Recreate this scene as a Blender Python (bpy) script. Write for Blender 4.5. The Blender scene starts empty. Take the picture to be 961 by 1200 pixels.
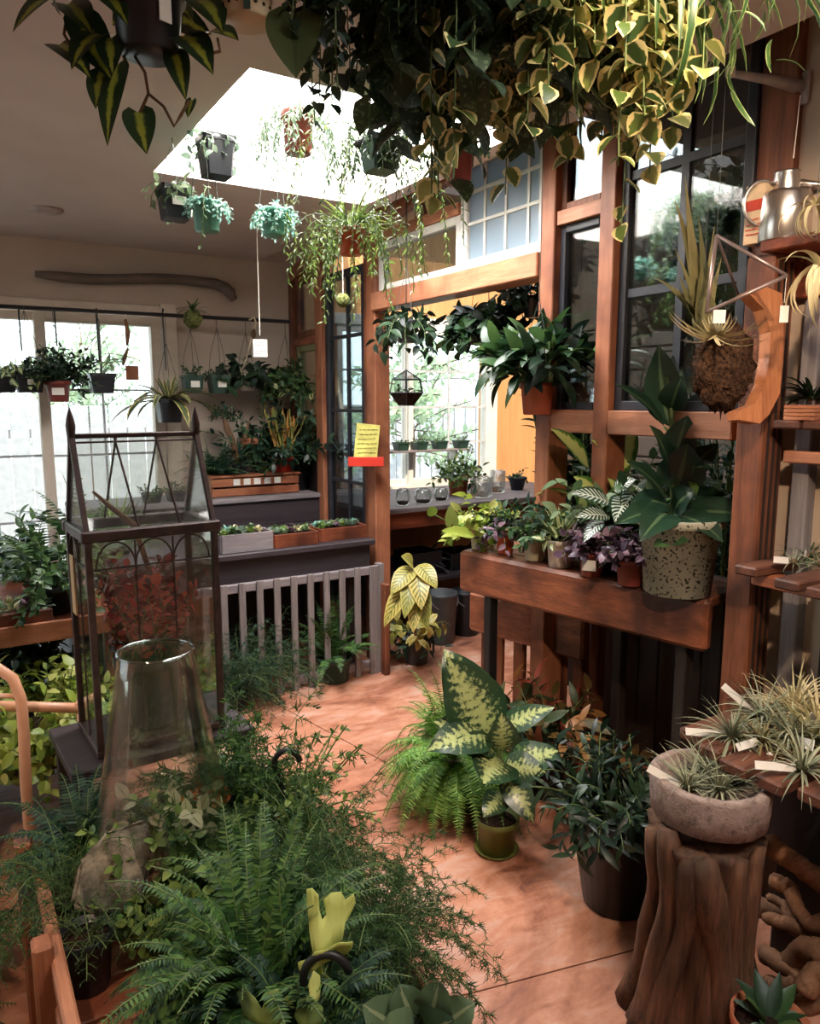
import bpy, bmesh, math, random
import numpy as np
from mathutils import Matrix, Vector
rng = np.random.default_rng(7)
random.seed(7)
C = bpy.context.scene.collection
PI = math.pi
A = np.array
# ---------------------------------------------------------------- camera
YAW, PITCH, FOC, EYE = 32.0, 8.5, 870.0, 1.6
_y, _p = math.radians(YAW), math.radians(PITCH)
FWD = A([math.sin(_y)*math.cos(_p), math.cos(_y)*math.cos(_p), -math.sin(_p)])
RGT = A([math.cos(_y), -math.sin(_y), 0.0]); UPV = np.cross(RGT, FWD)
CAM = A([0, 0, EYE])
cd = bpy.data.cameras.new('camera'); co = bpy.data.objects.new('camera', cd); C.objects.link(co)
cd.sensor_fit = 'HORIZONTAL'; cd.sensor_width = 36; cd.lens = FOC/961*36; cd.clip_start = .05
co.location = CAM; co.rotation_euler = (math.radians(90-PITCH), 0, -_y)
bpy.context.scene.camera = co

def at(px, py, X=None, Y=None, Z=None, D=None):
    """point of the room seen in direction (px, py) on the plane X=, Y=, Z= or at depth D"""
    d = FWD + RGT*(px-480.5)/FOC + UPV*(600-py)/FOC
    t = X/d[0] if X is not None else Y/d[1] if Y is not None else (Z-EYE)/d[2] if Z is not None else D
    return CAM + d*t

# ---------------------------------------------------------------- mesh builder
class MB:
    def __init__(s): s.v, s.f, s.uv, s.n = [], [], [], 0
    def add(s, v, f, uv=None):
        v = np.asarray(v, float).reshape(-1, 3)
        for q in (f if isinstance(f, list) and len(f) and isinstance(f[0], np.ndarray) and f[0].ndim == 2 else [np.asarray(f, int)]):
            s.f.append(q + s.n)
        s.v.append(v); s.uv.append(np.zeros((len(v), 2)) if uv is None else np.asarray(uv, float).reshape(-1, 2)); s.n += len(v)
        return s
    def join(s, o):
        for q in o.f: s.f.append(q + s.n)
        s.v += o.v; s.uv += o.uv; s.n += o.n
        return s
    def move(s, d):
        s.v = [x + A(d) for x in s.v]; return s
    def scale(s, k):
        s.v = [x*A(k) for x in s.v]; return s
    def rotz(s, a):
        c, n = math.cos(a), math.sin(a); m = A([[c, n, 0], [-n, c, 0], [0, 0, 1]])
        s.v = [x @ m for x in s.v]; return s
    def rot(s, M):
        M = A(M)[:3, :3]; s.v = [x @ M.T for x in s.v]; return s
    def mesh(s, name, smooth=True):
        me = bpy.data.meshes.new(name)
        v = np.concatenate(s.v); uv = np.concatenate(s.uv)
        tot = np.concatenate([np.full(len(q), q.shape[1]) for q in s.f]); li = np.concatenate([q.ravel() for q in s.f])
        me.vertices.add(len(v)); me.vertices.foreach_set('co', v.astype(np.float32).ravel())
        me.loops.add(len(li)); me.loops.foreach_set('vertex_index', li.astype(np.int32))
        me.polygons.add(len(tot)); st = np.concatenate([[0], np.cumsum(tot)[:-1]])
        me.polygons.foreach_set('loop_start', st.astype(np.int32)); me.polygons.foreach_set('loop_total', tot.astype(np.int32))
        l = me.uv_layers.new(name='UVMap'); l.data.foreach_set('uv', uv[li].astype(np.float32).ravel())
        me.polygons.foreach_set('use_smooth', np.full(len(tot), smooth))
        me.update(calc_edges=True); me.validate()
        return me

def obj(name, mb, mat, parent=None, world=True, smooth=False):
    """links one mesh object; when `world` the shape is given in room coordinates and moved into its parent's frame"""
    me = mb.mesh(name, smooth); me.materials.append(mat)
    o = bpy.data.objects.new(name, me); C.objects.link(o)
    if parent is not None:
        o.parent = parent
        if world: me.transform(parent_matrix(parent).inverted())
    return o
def parent_matrix(p):
    m = p.matrix_basis.copy()
    while p.parent: p = p.parent; m = p.matrix_basis @ m
    return m
def tag(o, label, cat, group=None, kind=None):
    if label: o['label'] = label
    if cat: o['category'] = cat
    if group: o['group'] = group
    if kind: o['kind'] = kind
    return o
def thing(name, label, cat, loc=(0, 0, 0), rz=0, group=None):
    o = bpy.data.objects.new(name, None); C.objects.link(o)
    o.location = tuple(float(x) for x in loc); o.rotation_euler = (0, 0, rz); o.empty_display_size = .05
    return tag(o, label, cat, group)
def struct(name, mb, mat, parent=None, smooth=False):
    o = obj(name, mb, mat, parent, True, smooth)
    if parent is None: o['kind'] = 'structure'
    return o
def sroot(name, loc=(0, 0, 0)):
    o = bpy.data.objects.new(name, None); C.objects.link(o); o.location = loc; o['kind'] = 'structure'; return o
def dup(root, loc, rz=None, label=None, group=None, name=None):
    r = root.copy(); C.objects.link(r); r.location = tuple(float(x) for x in loc)
    if rz is not None: r.rotation_euler = (0, 0, rz)
    if label: r['label'] = label
    if group: r['group'] = group
    for ch in list(root.children):
        c = ch.copy(); C.objects.link(c); c.parent = r
        for g in ch.children:
            d = g.copy(); C.objects.link(d); d.parent = c
    return r

# ---------------------------------------------------------------- shapes
def unit(v): v = A(v, ) * 1.0; return v/np.maximum(np.linalg.norm(v, axis=-1, keepdims=True), 1e-9)
def _bm(mb, bm):
    bm.verts.ensure_lookup_table(); bm.verts.index_update()
    v = A([x.co[:] for x in bm.verts]); by = {}
    for f in bm.faces: by.setdefault(len(f.verts), []).append([q.index for q in f.verts])
    mb.add(v, [A(q) for q in by.values()])
    bm.free(); return mb
def box(mb, c, s, bev=.003, M=None):
    """box of centre c and size s with small chamfers; M rotates it about its centre"""
    bm = bmesh.new(); bmesh.ops.create_cube(bm, size=1)
    bmesh.ops.scale(bm, vec=s, verts=bm.verts)
    if bev > 0: bmesh.ops.bevel(bm, geom=bm.edges[:], offset=min(bev, min(s)*.3), segments=1, affect='EDGES')
    m = Matrix.Translation(Vector([float(x) for x in c])) @ (M.to_4x4() if M is not None else Matrix())
    bmesh.ops.transform(bm, matrix=m, verts=bm.verts)
    return _bm(mb, bm)
def box2(mb, lo, hi, bev=.003): return box(mb, (A(lo)+A(hi))/2, np.abs(A(hi)-A(lo)), bev)
def bar(mb, p, q, w, h, bev=.003, up=(0, 0, 1)):
    """rectangular bar from p to q, w across and h along `up`"""
    p, q = A(p, ) * 1., A(q) * 1.; x = unit(q-p); z = A(up)*1.
    if abs(x @ z) > .99: z = A([0, 1., 0])
    y = unit(np.cross(z, x)); z = np.cross(x, y)
    M = Matrix((x, y, z)).transposed()
    return box(mb, (p+q)/2, (np.linalg.norm(q-p), w, h), bev, M)
def tube(mb, pts, r, n=8, cap=True):
    pts = A(pts)*1.; k = len(pts); r = np.broadcast_to(A(r)*1., (k,))
    t = unit(np.gradient(pts, axis=0)); ref = A([0, 0, 1.]) if abs(t[0][2]) < .9 else A([1., 0, 0])
    a = unit(np.cross(t[0], ref)); fr = []
    for i in range(k):
        a = unit(a - (a @ t[i])*t[i]); fr.append((a, np.cross(t[i], a)))
    th = np.arange(n)/n*2*PI
    v = np.concatenate([pts[i]+r[i]*(np.cos(th)[:, None]*fr[i][0]+np.sin(th)[:, None]*fr[i][1]) for i in range(k)])
    i, j = np.meshgrid(np.arange(k-1), np.arange(n), indexing='ij'); j2 = (j+1) % n
    q = np.stack([i*n+j, i*n+j2, (i+1)*n+j2, (i+1)*n+j], -1).reshape(-1, 4)
    f = [q]
    if cap: f += [A([np.arange(n)[::-1]]), A([np.arange(n)+(k-1)*n])]
    uv = np.stack([np.tile(np.arange(n)/n, k), np.repeat(np.linspace(0, 1, k), n)], 1)
    return mb.add(v, f, uv)
def lathe(mb, prof, c=(0, 0, 0), n=28, wob=None):
    """surface of revolution of a (radius, height) profile"""
    prof = A(prof)*1.; k = len(prof); th = np.arange(n)/n*2*PI
    rr = prof[:, 0][:, None]*np.ones(n)
    if wob is not None: rr = rr*(1+wob(th[None, :], prof[:, 1][:, None]))
    v = np.stack([rr*np.cos(th), rr*np.sin(th), prof[:, 1][:, None]*np.ones(n)], -1).reshape(-1, 3)+A(c)
    i, j = np.meshgrid(np.arange(k-1), np.arange(n), indexing='ij'); j2 = (j+1) % n
    q = np.stack([i*n+j, i*n+j2, (i+1)*n+j2, (i+1)*n+j], -1).reshape(-1, 4)
    uv = np.stack([np.tile(np.arange(n)/n, k), np.repeat(np.linspace(0, 1, k), n)], 1)
    return mb.add(v, q, uv)
def prism(mb, outline, depth, M=None):
    """polygon outline (x, y) given a thickness along z"""
    o = A(outline)*1.; n = len(o)
    v = np.concatenate([np.c_[o, np.zeros(n)], np.c_[o, np.full(n, depth)]])
    if M is not None:
        M = A(M); v = v @ M[:3, :3].T + M[:3, 3]
    i = np.arange(n); j = (i+1) % n
    return mb.add(v, [np.stack([i, j, j+n, i+n], 1), A([i[::-1]]), A([i+n])])
def frame_m(o, x, y):
    """4x4 matrix with origin o and axes x, y"""
    x = unit(x); z = unit(np.cross(x, y)); y = np.cross(z, x); m = np.eye(4); m[:3, 0], m[:3, 1], m[:3, 2], m[:3, 3] = x, y, z, o; return m

# ---------------------------------------------------------------- materials
def lin(c):
    c = A(c)/255.; return tuple(np.where(c <= .04045, c/12.92, ((c+.055)/1.055)**2.4))+(1.,)
class NT:
    def __init__(s, name):
        s.m = bpy.data.materials.new(name); s.m.use_nodes = True; s.t = s.m.node_tree
        s.t.nodes.clear(); s.out = s.t.nodes.new('ShaderNodeOutputMaterial')
    def n(s, typ, **k):
        x = s.t.nodes.new('ShaderNode'+typ)
        for a, b in k.items():
            if a in x.inputs: s.l(b, x.inputs[a])
            else: setattr(x, a, b)
        return x
    def l(s, a, i):
        if isinstance(a, bpy.types.NodeSocket): s.t.links.new(a, i)
        elif isinstance(a, bpy.types.Node): s.t.links.new(a.outputs[0], i)
        else: i.default_value = a
    def math(s, op, a, b=0., c=0.):
        x = s.n('Math', operation=op)
        for k, q in enumerate((a, b, c)): s.l(q, x.inputs[k])
        return x.outputs[0]
    def ramp(s, f, stops, interp='LINEAR'):
        x = s.n('ValToRGB'); x.color_ramp.interpolation = interp; e = x.color_ramp.elements
        while len(e) < len(stops): e.new(.5)
        for k, (p, c) in enumerate(stops): e[k].position = p; e[k].color = c if len(c) == 4 else lin(c)
        s.l(f, x.inputs[0]); return x.outputs[0]
    def mix(s, f, a, b, blend='MIX'):
        x = s.n('Mix', data_type='RGBA', blend_type=blend); s.l(f, x.inputs[0]); s.l(a, x.inputs[6]); s.l(b, x.inputs[7]); return x.outputs[2]
    def noise(s, vec, scale, detail=4, rough=.55, dist=0.):
        x = s.n('TexNoise'); s.l(vec, x.inputs['Vector']); x.inputs['Scale'].default_value = scale; x.inputs['Detail'].default_value = detail
        x.inputs['Roughness'].default_value = rough; x.inputs['Distortion'].default_value = dist; return x.outputs[0]
    def coord(s, what='Object', scale=(1, 1, 1)):
        t = s.n('TexCoord').outputs[what]; m = s.n('Mapping'); s.l(t, m.inputs[0]); m.inputs['Scale'].default_value = scale; return m.outputs[0]
    def bsdf(s, color, rough=.5, spec=.5, metal=0., bump=None, bstr=.3, bdist=.01, **k):
        b = s.n('BsdfPrincipled'); s.l(color, b.inputs['Base Color']); s.l(rough, b.inputs['Roughness']); s.l(metal, b.inputs['Metallic']); s.l(spec, b.inputs['Specular IOR Level'])
        if bump is not None:
            x = s.n('Bump'); x.inputs['Strength'].default_value = bstr; x.inputs['Distance'].default_value = bdist; s.l(bump, x.inputs['Height']); s.l(x, b.inputs['Normal'])
        for a, q in k.items(): s.l(q, b.inputs[a.replace('_', ' ')])
        return b.outputs[0]
    def done(s, sh): s.l(sh, s.out.inputs[0]); return s.m
def plain(name, c, rough=.5, spec=.4, metal=0., var=.12, scale=14., bstr=.0):
    t = NT(name); v = t.coord(); nz = t.noise(v, scale, 3)
    c0 = A(c)*(1-var); c1 = np.minimum(A(c)*(1+var), 255)
    return t.done(t.bsdf(t.ramp(nz, [(.3, c0), (.7, c1)]), rough, spec, metal, nz if bstr else None, bstr))
def wood(name, c0, c1, axis='x', rough=.55, c2=None, sc=1.):
    t = NT(name); st = {'x': (1.2, 16, 16), 'y': (16, 1.2, 16), 'z': (16, 16, 1.2)}[axis]
    v = t.coord('Object', tuple(A(st)*sc)); g = t.noise(v, 2.2, 5, .6, .6); g2 = t.noise(t.coord('Object', tuple(A(st)*3*sc)), 3.2, 3, .5)
    big = t.noise(t.coord(), 3.5, 3)
    col = t.ramp(t.math('ADD', t.math('MULTIPLY', g, .7), t.math('MULTIPLY', g2, .3)), [(.32, c0), (.68, c1)])
    if c2 is not None: col = t.mix(t.ramp(big, [(.45, (0, 0, 0)), (.65, (255, 255, 255))]), col, lin(c2))
    return t.done(t.bsdf(col, rough, .35, 0., g2, .25, .004))
def glass(name, tint=(235, 245, 245), gloss=.08, dirt=.0, rough=.02):
    """thin pane: mostly clear, reflecting more at a glancing angle"""
    t = NT(name); tr = t.n('BsdfTransparent'); tr.inputs[0].default_value = lin(tint)
    gl = t.n('BsdfGlossy'); gl.inputs['Roughness'].default_value = rough; gl.inputs[0].default_value = (1, 1, 1, 1)
    lw = t.n('LayerWeight'); lw.inputs[0].default_value = .35
    f = t.math('MULTIPLY_ADD', lw.outputs['Fresnel'], .55, gloss*.4)
    m = t.n('MixShader'); t.l(f, m.inputs[0]); t.l(tr, m.inputs[1]); t.l(gl, m.inputs[2]); sh = m.outputs[0]
    if dirt > 0:
        d = t.n('BsdfDiffuse'); d.inputs[0].default_value = lin((215, 215, 210))
        nz = t.noise(t.coord(), 6, 5, .7)
        m2 = t.n('MixShader'); t.l(t.math('MULTIPLY', nz, dirt), m2.inputs[0]); t.l(sh, m2.inputs[1]); t.l(d, m2.inputs[2]); sh = m2.outputs[0]
    return t.done(sh)
def frosted(name, c, trans=.7):
    t = NT(name); a = t.n('BsdfTranslucent'); a.inputs[0].default_value = lin(c); d = t.n('BsdfPrincipled'); d.inputs['Base Color'].default_value = lin(c); d.inputs['Roughness'].default_value = .35
    nz = t.noise(t.coord(), 60, 2); b = t.n('Bump'); b.inputs['Strength'].default_value = .3; t.l(nz, b.inputs['Height']); t.l(b, d.inputs['Normal'])
    m = t.n('MixShader'); m.inputs[0].default_value = 1-trans; t.l(a, m.inputs[1]); t.l(d, m.inputs[2]); return t.done(m.outputs[0])
def leafmat(name, cols, kind='plain', c2=(230, 225, 160), rough=.42, trans=.22, spec=.4, width=.3):
    """leaf: every leaf takes its own tint from `cols`; u runs across a leaf and v along it, for margins, ribs and veins"""
    t = NT(name); g = t.n('NewGeometry').outputs['Random Per Island']
    k = len(cols); base = t.ramp(g, [((i+.5)/k, c) for i, c in enumerate(cols)])
    uv = t.n('TexCoord').outputs['UV']; sep = t.n('SeparateXYZ'); t.l(uv, sep.inputs[0]); u, v = sep.outputs[0], sep.outputs[1]
    au = t.math('ABSOLUTE', t.math('MULTIPLY_ADD', u, 2., -1.))
    nz = t.noise(t.coord('Object'), 45, 3)
    col = base
    if kind == 'margin':
        e = t.math('ADD', au, t.math('MULTIPLY_ADD', nz, 1.1, -.55)); col = t.mix(t.ramp(e, [(1-width, (0, 0, 0)), (min(1.1-width, 1), (255, 255, 255))]), base, lin(c2))
    elif kind == 'centre':
        e = t.math('ADD', au, t.math('MULTIPLY_ADD', nz, .7, -.35)); col = t.mix(t.ramp(e, [(width, (255, 255, 255)), (min(width+.18, 1), (0, 0, 0))]), base, lin(c2))
    elif kind == 'feather':
        w = t.math('SINE', t.math('MULTIPLY_ADD', v, 64., t.math('MULTIPLY', au, -9.))); n3 = t.noise(t.coord('Object'), 70, 4, .7)
        e = t.math('MULTIPLY_ADD', w, .16, t.math('MULTIPLY_ADD', au, -.95, .78)); e = t.math('ADD', e, t.math('MULTIPLY_ADD', n3, 2.2, -1.1))
        col = t.mix(t.ramp(e, [(.28, (0, 0, 0)), (.62, (255, 255, 255))]), base, lin(c2))
    elif kind in ('veins', 'feather'):
        w = t.math('SINE', t.math('MULTIPLY_ADD', v, 58. if kind == 'veins' else 74., t.math('MULTIPLY', au, -13. if kind == 'veins' else -9.)))
        w = t.math('MULTIPLY', t.math('MULTIPLY_ADD', w, .5, .5), t.math('LESS_THAN', au, .82 if kind == 'veins' else .78))
        mid = t.math('LESS_THAN', au, .07)
        lo = .42 if kind == 'feather' else .62
        e = t.math('MAXIMUM', mid, w); e = t.math('ADD', t.math('MULTIPLY_ADD', au, 0. if kind == 'veins' else -.35, e), t.math('MULTIPLY_ADD', nz, .8 if kind == 'veins' else 1.5, -.4 if kind == 'veins' else -.62))
        col = t.mix(t.ramp(e, [(lo, (0, 0, 0)), (lo+(.16 if kind == 'veins' else .5), (255, 255, 255))]), base, lin(c2))
    elif kind == 'speckle':
        s2 = t.noise(t.coord('Object'), 130, 2, .5); col = t.mix(t.ramp(s2, [(.56, (0, 0, 0)), (.66, (255, 255, 255))]), base, lin(c2))
    elif kind == 'blotch':
        s2 = t.noise(t.coord('Object'), 38, 2, .5); col = t.mix(t.ramp(s2, [(.5, (0, 0, 0)), (.56, (255, 255, 255))]), base, lin(c2))
    elif kind == 'rib':
        col = t.mix(t.math('LESS_THAN', au, .10), base, lin(c2))
    p = t.n('BsdfPrincipled'); t.l(col, p.inputs['Base Color']); p.inputs['Roughness'].default_value = rough; p.inputs['Specular IOR Level'].default_value = spec
    tr = t.n('BsdfTranslucent'); t.l(col, tr.inputs[0]); m = t.n('MixShader'); m.inputs[0].default_value = trans; t.l(p, m.inputs[1]); t.l(tr, m.inputs[2])
    return t.done(m.outputs[0])

# ---------------------------------------------------------------- leaves
SHAPES = {
    'ovate': lambda s: np.sin(PI*np.clip(s, 0, 1)**.72)**.85,
    'heart': lambda s: np.interp(s, [0, .06, .18, .35, .55, .75, .9, 1], [.5, .86, 1, .97, .8, .5, .2, .0]),
    'round': lambda s: np.sin(PI*np.clip(s, 0, 1)**.9)**.55,
    'lance': lambda s: np.sin(PI*np.clip(s, 0, 1)**.85)**1.1,
    'strap': lambda s: np.interp(s, [0, .1, .5, .8, 1], [.55, .9, 1, .7, .0]),
    'spike': lambda s: np.interp(s, [0, .15, .5, 1], [1, .9, .55, .0]),
    'pinna': lambda s: np.interp(s, [0, .2, .6, .9, 1], [.7, 1, .85, .5, .1]),
    'obov': lambda s: np.sin(PI*np.clip(s, 0, 1)**1.5)**.8,
}
def leaves(mb, base, fwd, nrm, L, W, bend=.5, shape='ovate', fold=.25, seg=5, wave=0., across=3):
    """many curved leaves at once, each its own small ribbon folded along its rib"""
    base = np.atleast_2d(A(base)*1.); N = len(base); fwd = unit(np.broadcast_to(A(fwd)*1., (N, 3))); nrm = np.broadcast_to(A(nrm)*1., (N, 3))
    side = unit(np.cross(fwd, nrm)); nrm = unit(np.cross(side, fwd))
    L = np.broadcast_to(A(L)*1., (N,)); W = np.broadcast_to(A(W)*1., (N,)); B = np.broadcast_to(A(bend)*1., (N,))
    B = np.where(np.abs(B) < 1e-3, 1e-3, B)
    s = np.linspace(0, 1, seg+1); u = np.linspace(-1, 1, across)
    w = SHAPES[shape](s)+.004
    ang = B[:, None]*s
    cx = L[:, None]*np.sin(ang)/B[:, None]; cz = -L[:, None]*(1-np.cos(ang))/B[:, None]
    off = np.zeros((seg+1, across))
    if shape == 'heart': off = -.28*np.abs(u)[None, :]*np.clip(1-s/.3, 0, 1)[:, None]
    ww = W[:, None, None]*w[None, :, None]*u*.5
    up = fold*np.abs(ww) + wave*W[:, None, None]*np.sin(s*17+rng.uniform(0, 6, (N, 1)))[:, :, None]*(u**2)
    n1 = nrm[:, None, :]*np.cos(ang)[..., None]+fwd[:, None, :]*np.sin(ang)[..., None]
    ctr = base[:, None]+fwd[:, None]*cx[..., None]+nrm[:, None]*cz[..., None]
    P = ctr[:, :, None]+side[:, None, None]*ww[..., None]+n1[:, :, None]*up[..., None]+fwd[:, None, None]*(off*W.mean()*1.)[None, :, :, None]
    per = (seg+1)*across
    i, j = np.meshgrid(np.arange(seg), np.arange(across-1), indexing='ij')
    q = np.stack([i*across+j, i*across+j+1, (i+1)*across+j+1, (i+1)*across+j], -1).reshape(-1, 4)
    F = (q[None]+(np.arange(N)*per)[:, None, None]).reshape(-1, 4)
    uv = np.stack(np.broadcast_arrays((u*.5+.5)[None, :], s[:, None]), -1).reshape(-1, 2)
    return mb.add(P.reshape(-1, 3), F, np.tile(uv, (N, 1)))
def strands(pts, r, mb, n=4):
    """thin stems along N curves at once; pts (N, M, 3)"""
    N, M, _ = pts.shape; t = unit(np.gradient(pts, axis=1)); ref = A([.31, .17, .93])
    a = unit(np.cross(t, ref)); b = np.cross(t, a); th = np.arange(n)/n*2*PI
    rad = np.broadcast_to(np.asarray(r)*1., (M,))[None, :, None, None]
    P = pts[:, :, None]+rad*(a[:, :, None]*np.cos(th)[:, None]+b[:, :, None]*np.sin(th)[:, None])
    i, j = np.meshgrid(np.arange(M-1), np.arange(n), indexing='ij'); j2 = (j+1) % n
    q = np.stack([i*n+j, i*n+j2, (i+1)*n+j2, (i+1)*n+j], -1).reshape(-1, 4)
    F = (q[None]+(np.arange(N)*M*n)[:, None, None]).reshape(-1, 4)
    uv = np.tile(np.stack([np.full(M*n, .5), np.repeat(np.linspace(0, 1, M), n)], 1), (N, 1))
    return mb.add(P.reshape(-1, 3), F, uv)
def U(a, n):
    return rng.uniform(a[0], a[1], n) if isinstance(a, (tuple, list)) else np.full(n, a*1.)
def stems(n, length, elev, droop, M=10, az=(0, 2*PI), rad=0., wig=.06, even=True):
    """n curves that leave the pot, bend under their weight by `droop` and wander a little"""
    if even: ph = az[0]+(az[1]-az[0])*(np.arange(n)+rng.uniform(-.4, .4, n))/n
    else: ph = U(tuple(az), n)
    e = U(elev, n); ln = U(length, n); dr = U(droop, n)
    d = np.stack([np.cos(ph)*np.cos(e), np.sin(ph)*np.cos(e), np.sin(e)], 1)
    r0 = rad*np.sqrt(rng.uniform(0, 1, n)); p = np.stack([np.cos(ph)*r0, np.sin(ph)*r0, np.zeros(n)], 1)
    out = [p]
    for k in range(M-1):
        p = p+d*(ln/(M-1))[:, None]; out.append(p)
        d = unit(d+A([0, 0, -1.])*(dr/(M-1))[:, None]+rng.normal(0, wig, (n, 3)))
    return np.stack(out, 1)
def along(pts, k, s0=.2, s1=1., jit=.3):
    """k points on each curve with tangents and parameters"""
    N, M, _ = pts.shape; s = s0+(s1-s0)*(np.arange(k)+.5)/k
    s = np.clip(s[None]+rng.uniform(-jit, jit, (N, k))*(s1-s0)/k, 0, .9999)
    x = s*(M-1); i = x.astype(int); f = (x-i)[..., None]; n = np.arange(N)[:, None]
    P = pts[n, i]*(1-f)+pts[n, i+1]*f; T = unit(pts[n, i+1]-pts[n, i])
    return P, T, s
def dress(mb, pts, k, L, W, angle=1.0, style='alt', shape='ovate', bend=.5, fold=.25, seg=4, s0=.2, s1=1., size='const', upb=.6, wave=0., across=3, rnd=.25):
    """leaves along curves: 'alt' in one plane left and right, 'pair' opposite pairs in one plane, 'spiral' all round"""
    P, T, s = along(pts, k, s0, s1, .0 if style == 'pair' else .3); N = len(P)
    if style == 'pair':
        P = np.repeat(P, 2, 1); T = np.repeat(T, 2, 1); s = np.repeat(s, 2, 1)
    kk = P.shape[1]; up = A([0, 0, 1.])
    sd = np.cross(T, up+0*T); bad = np.linalg.norm(sd, axis=-1, keepdims=True) < .15
    sd = unit(np.where(bad, np.cross(T, A([.3, 1., 0])+0*T), sd)); nm = unit(np.cross(sd, T))
    if style in ('alt', 'pair'):
        sg = np.where(np.arange(kk) % 2 == 0, 1., -1.)[None, :, None]; lat = sd*sg; nr = nm
    else:
        a = np.arange(kk)[None]*2.4+rng.uniform(0, 6, (N, 1)); lat = sd*np.cos(a)[..., None]+nm*np.sin(a)[..., None]; nr = unit(T*.6+up*upb)
    f = T*np.cos(angle)+lat*np.sin(angle)+rng.normal(0, rnd, P.shape)*(.6 if style != 'pair' else .35)
    nr = nr+rng.normal(0, rnd, P.shape)
    ps = {'const': np.ones_like(s), 'fern': np.interp(s, [0, .25, .5, .8, 1], [.45, 1, 1, .6, .12]), 'taper': 1.15-.75*s, 'grow': .5+.7*s}[size]
    m = P.shape[0]*kk; l = U(L, m)*ps.ravel()
    return leaves(mb, P.reshape(-1, 3), f.reshape(-1, 3), nr.reshape(-1, 3), l, l*U(W, m), U(bend, m), shape, fold, seg, wave, across)
def rosette(mb, n, L, W, elev, bend, shape='strap', fold=.35, seg=7, c=(0, 0, 0), rad=.01, az=(0, 2*PI), wave=0., across=3):
    """leaves rising from one crown and arching over"""
    k = np.arange(n); ph = az[0]+((k*2.399+rng.uniform(-.3, .3, n)) % (2*PI))/(2*PI)*(az[1]-az[0])
    e = U(elev, n); f = np.stack([np.cos(ph)*np.cos(e), np.sin(ph)*np.cos(e), np.sin(e)], 1)
    nr = np.stack([-np.cos(ph)*np.sin(e), -np.sin(ph)*np.sin(e), np.cos(e)], 1)
    b = A(c)+np.stack([np.cos(ph), np.sin(ph), 0*ph], 1)*rad; Ls = U(L, n)
    return leaves(mb, b, f, nr, Ls, Ls*U(W, n), U(bend, n), shape, fold, seg, wave, across)
def leaf_to(mb, base, tip, width, nrm=(0, 0, 1), sag=.5, shape='ovate', fold=.2, seg=9, wave=0., across=5):
    """one leaf from base to tip that arches by `sag` radians"""
    base, tip = A(base)*1., A(tip)*1.; ch = tip-base; l = np.linalg.norm(ch); ch = ch/l
    side = unit(np.cross(ch, A(nrm)*1.)); n0 = np.cross(side, ch); h = sag/2
    f = ch*math.cos(h)+n0*math.sin(h); nn = n0*math.cos(h)-ch*math.sin(h)
    arc = l if abs(sag) < 1e-3 else l*h/math.sin(h)
    return leaves(mb, [base], [f], [nn], [arc], [width], [sag], shape, fold, seg, wave, across)
def ball(mb, c, r, n=10, m=8, wob=.0):
    th = np.arange(n)/n*2*PI; ph = np.linspace(0, PI, m+1)
    rr = 1+wob*rng.normal(0, 1, (m+1, n)); rr[0] = rr[0].mean(); rr[-1] = rr[-1].mean()
    v = np.stack([rr*np.sin(ph)[:, None]*np.cos(th), rr*np.sin(ph)[:, None]*np.sin(th), rr*np.cos(ph)[:, None]*np.ones(n)], -1).reshape(-1, 3)
    i, j = np.meshgrid(np.arange(m), np.arange(n), indexing='ij'); j2 = (j+1) % n
    q = np.stack([i*n+j, (i+1)*n+j, (i+1)*n+j2, i*n+j2], -1).reshape(-1, 4)
    return mb.add(v*(A(r)*np.ones(3))+A(c), q)
# ================================================================ materials of the room
M = {}
def floor_mat():
    t = NT('stained_concrete'); v = t.coord()
    a = t.noise(v, 1.6, 6, .62, 1.2); b = t.noise(t.coord('Object', (2.2, 5.5, 1)), 2.6, 6, .65, .8); d = t.noise(t.coord('Object', (14, 40, 1)), 1.6, 5, .7, 1.)
    col = t.ramp(t.math('ADD', t.math('MULTIPLY', a, .6), t.math('MULTIPLY', b, .4)), [(.36, (106, 68, 56)), (.44, (158, 100, 76)), (.53, (190, 130, 102)), (.64, (212, 172, 154))])
    col = t.mix(t.ramp(b, [(.5, (0, 0, 0)), (.66, (150, 150, 150))]), col, lin((158, 132, 122)))
    col = t.mix(t.ramp(d, [(.35, (70, 70, 70)), (.5, (0, 0, 0))]), col, lin((100, 56, 42)))
    return t.done(t.bsdf(col, t.math('MULTIPLY_ADD', a, .25, .32), .45, 0., d, .12, .003))
M['floor'] = floor_mat()
M['ceil'] = plain('ceiling_paint', (196, 184, 180), .8, .2, var=.03, scale=3)
M['wall'] = plain('plaster_taupe', (190, 172, 158), .8, .2, var=.04, scale=3)
M['ply'] = wood('plywood_wall', (196, 142, 92), (216, 164, 112), 'z', .6, sc=.5)
M['panel'] = plain('beige_panel', (190, 168, 148), .7, .25, var=.04, scale=4)
M['white'] = plain('white_paint', (226, 224, 218), .5, .4, var=.03)
M['offwhite'] = plain('cream_frame', (206, 190, 174), .5, .4, var=.03)
M['fir_z'] = wood('fir_upright', (136, 82, 58), (174, 112, 80), 'z', .5, (114, 66, 48))
M['fir_y'] = wood('fir_along', (154, 98, 70), (194, 134, 102), 'y', .5, (136, 84, 60))
M['fir_x'] = wood('fir_across', (136, 82, 58), (174, 112, 80), 'x', .5, (120, 62, 40))
M['red_y'] = wood('redwood_along', (104, 56, 38), (166, 98, 66), 'y', .45, (78, 44, 32))
M['red_x'] = wood('redwood_across', (96, 46, 30), (156, 84, 54), 'x', .5, (76, 38, 26))
M['red_z'] = wood('redwood_upright', (92, 52, 36), (146, 88, 60), 'z', .5, (78, 46, 34))
M['dark_z'] = wood('dark_stained_upright', (38, 30, 28), (58, 46, 40), 'z', .6)
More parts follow.
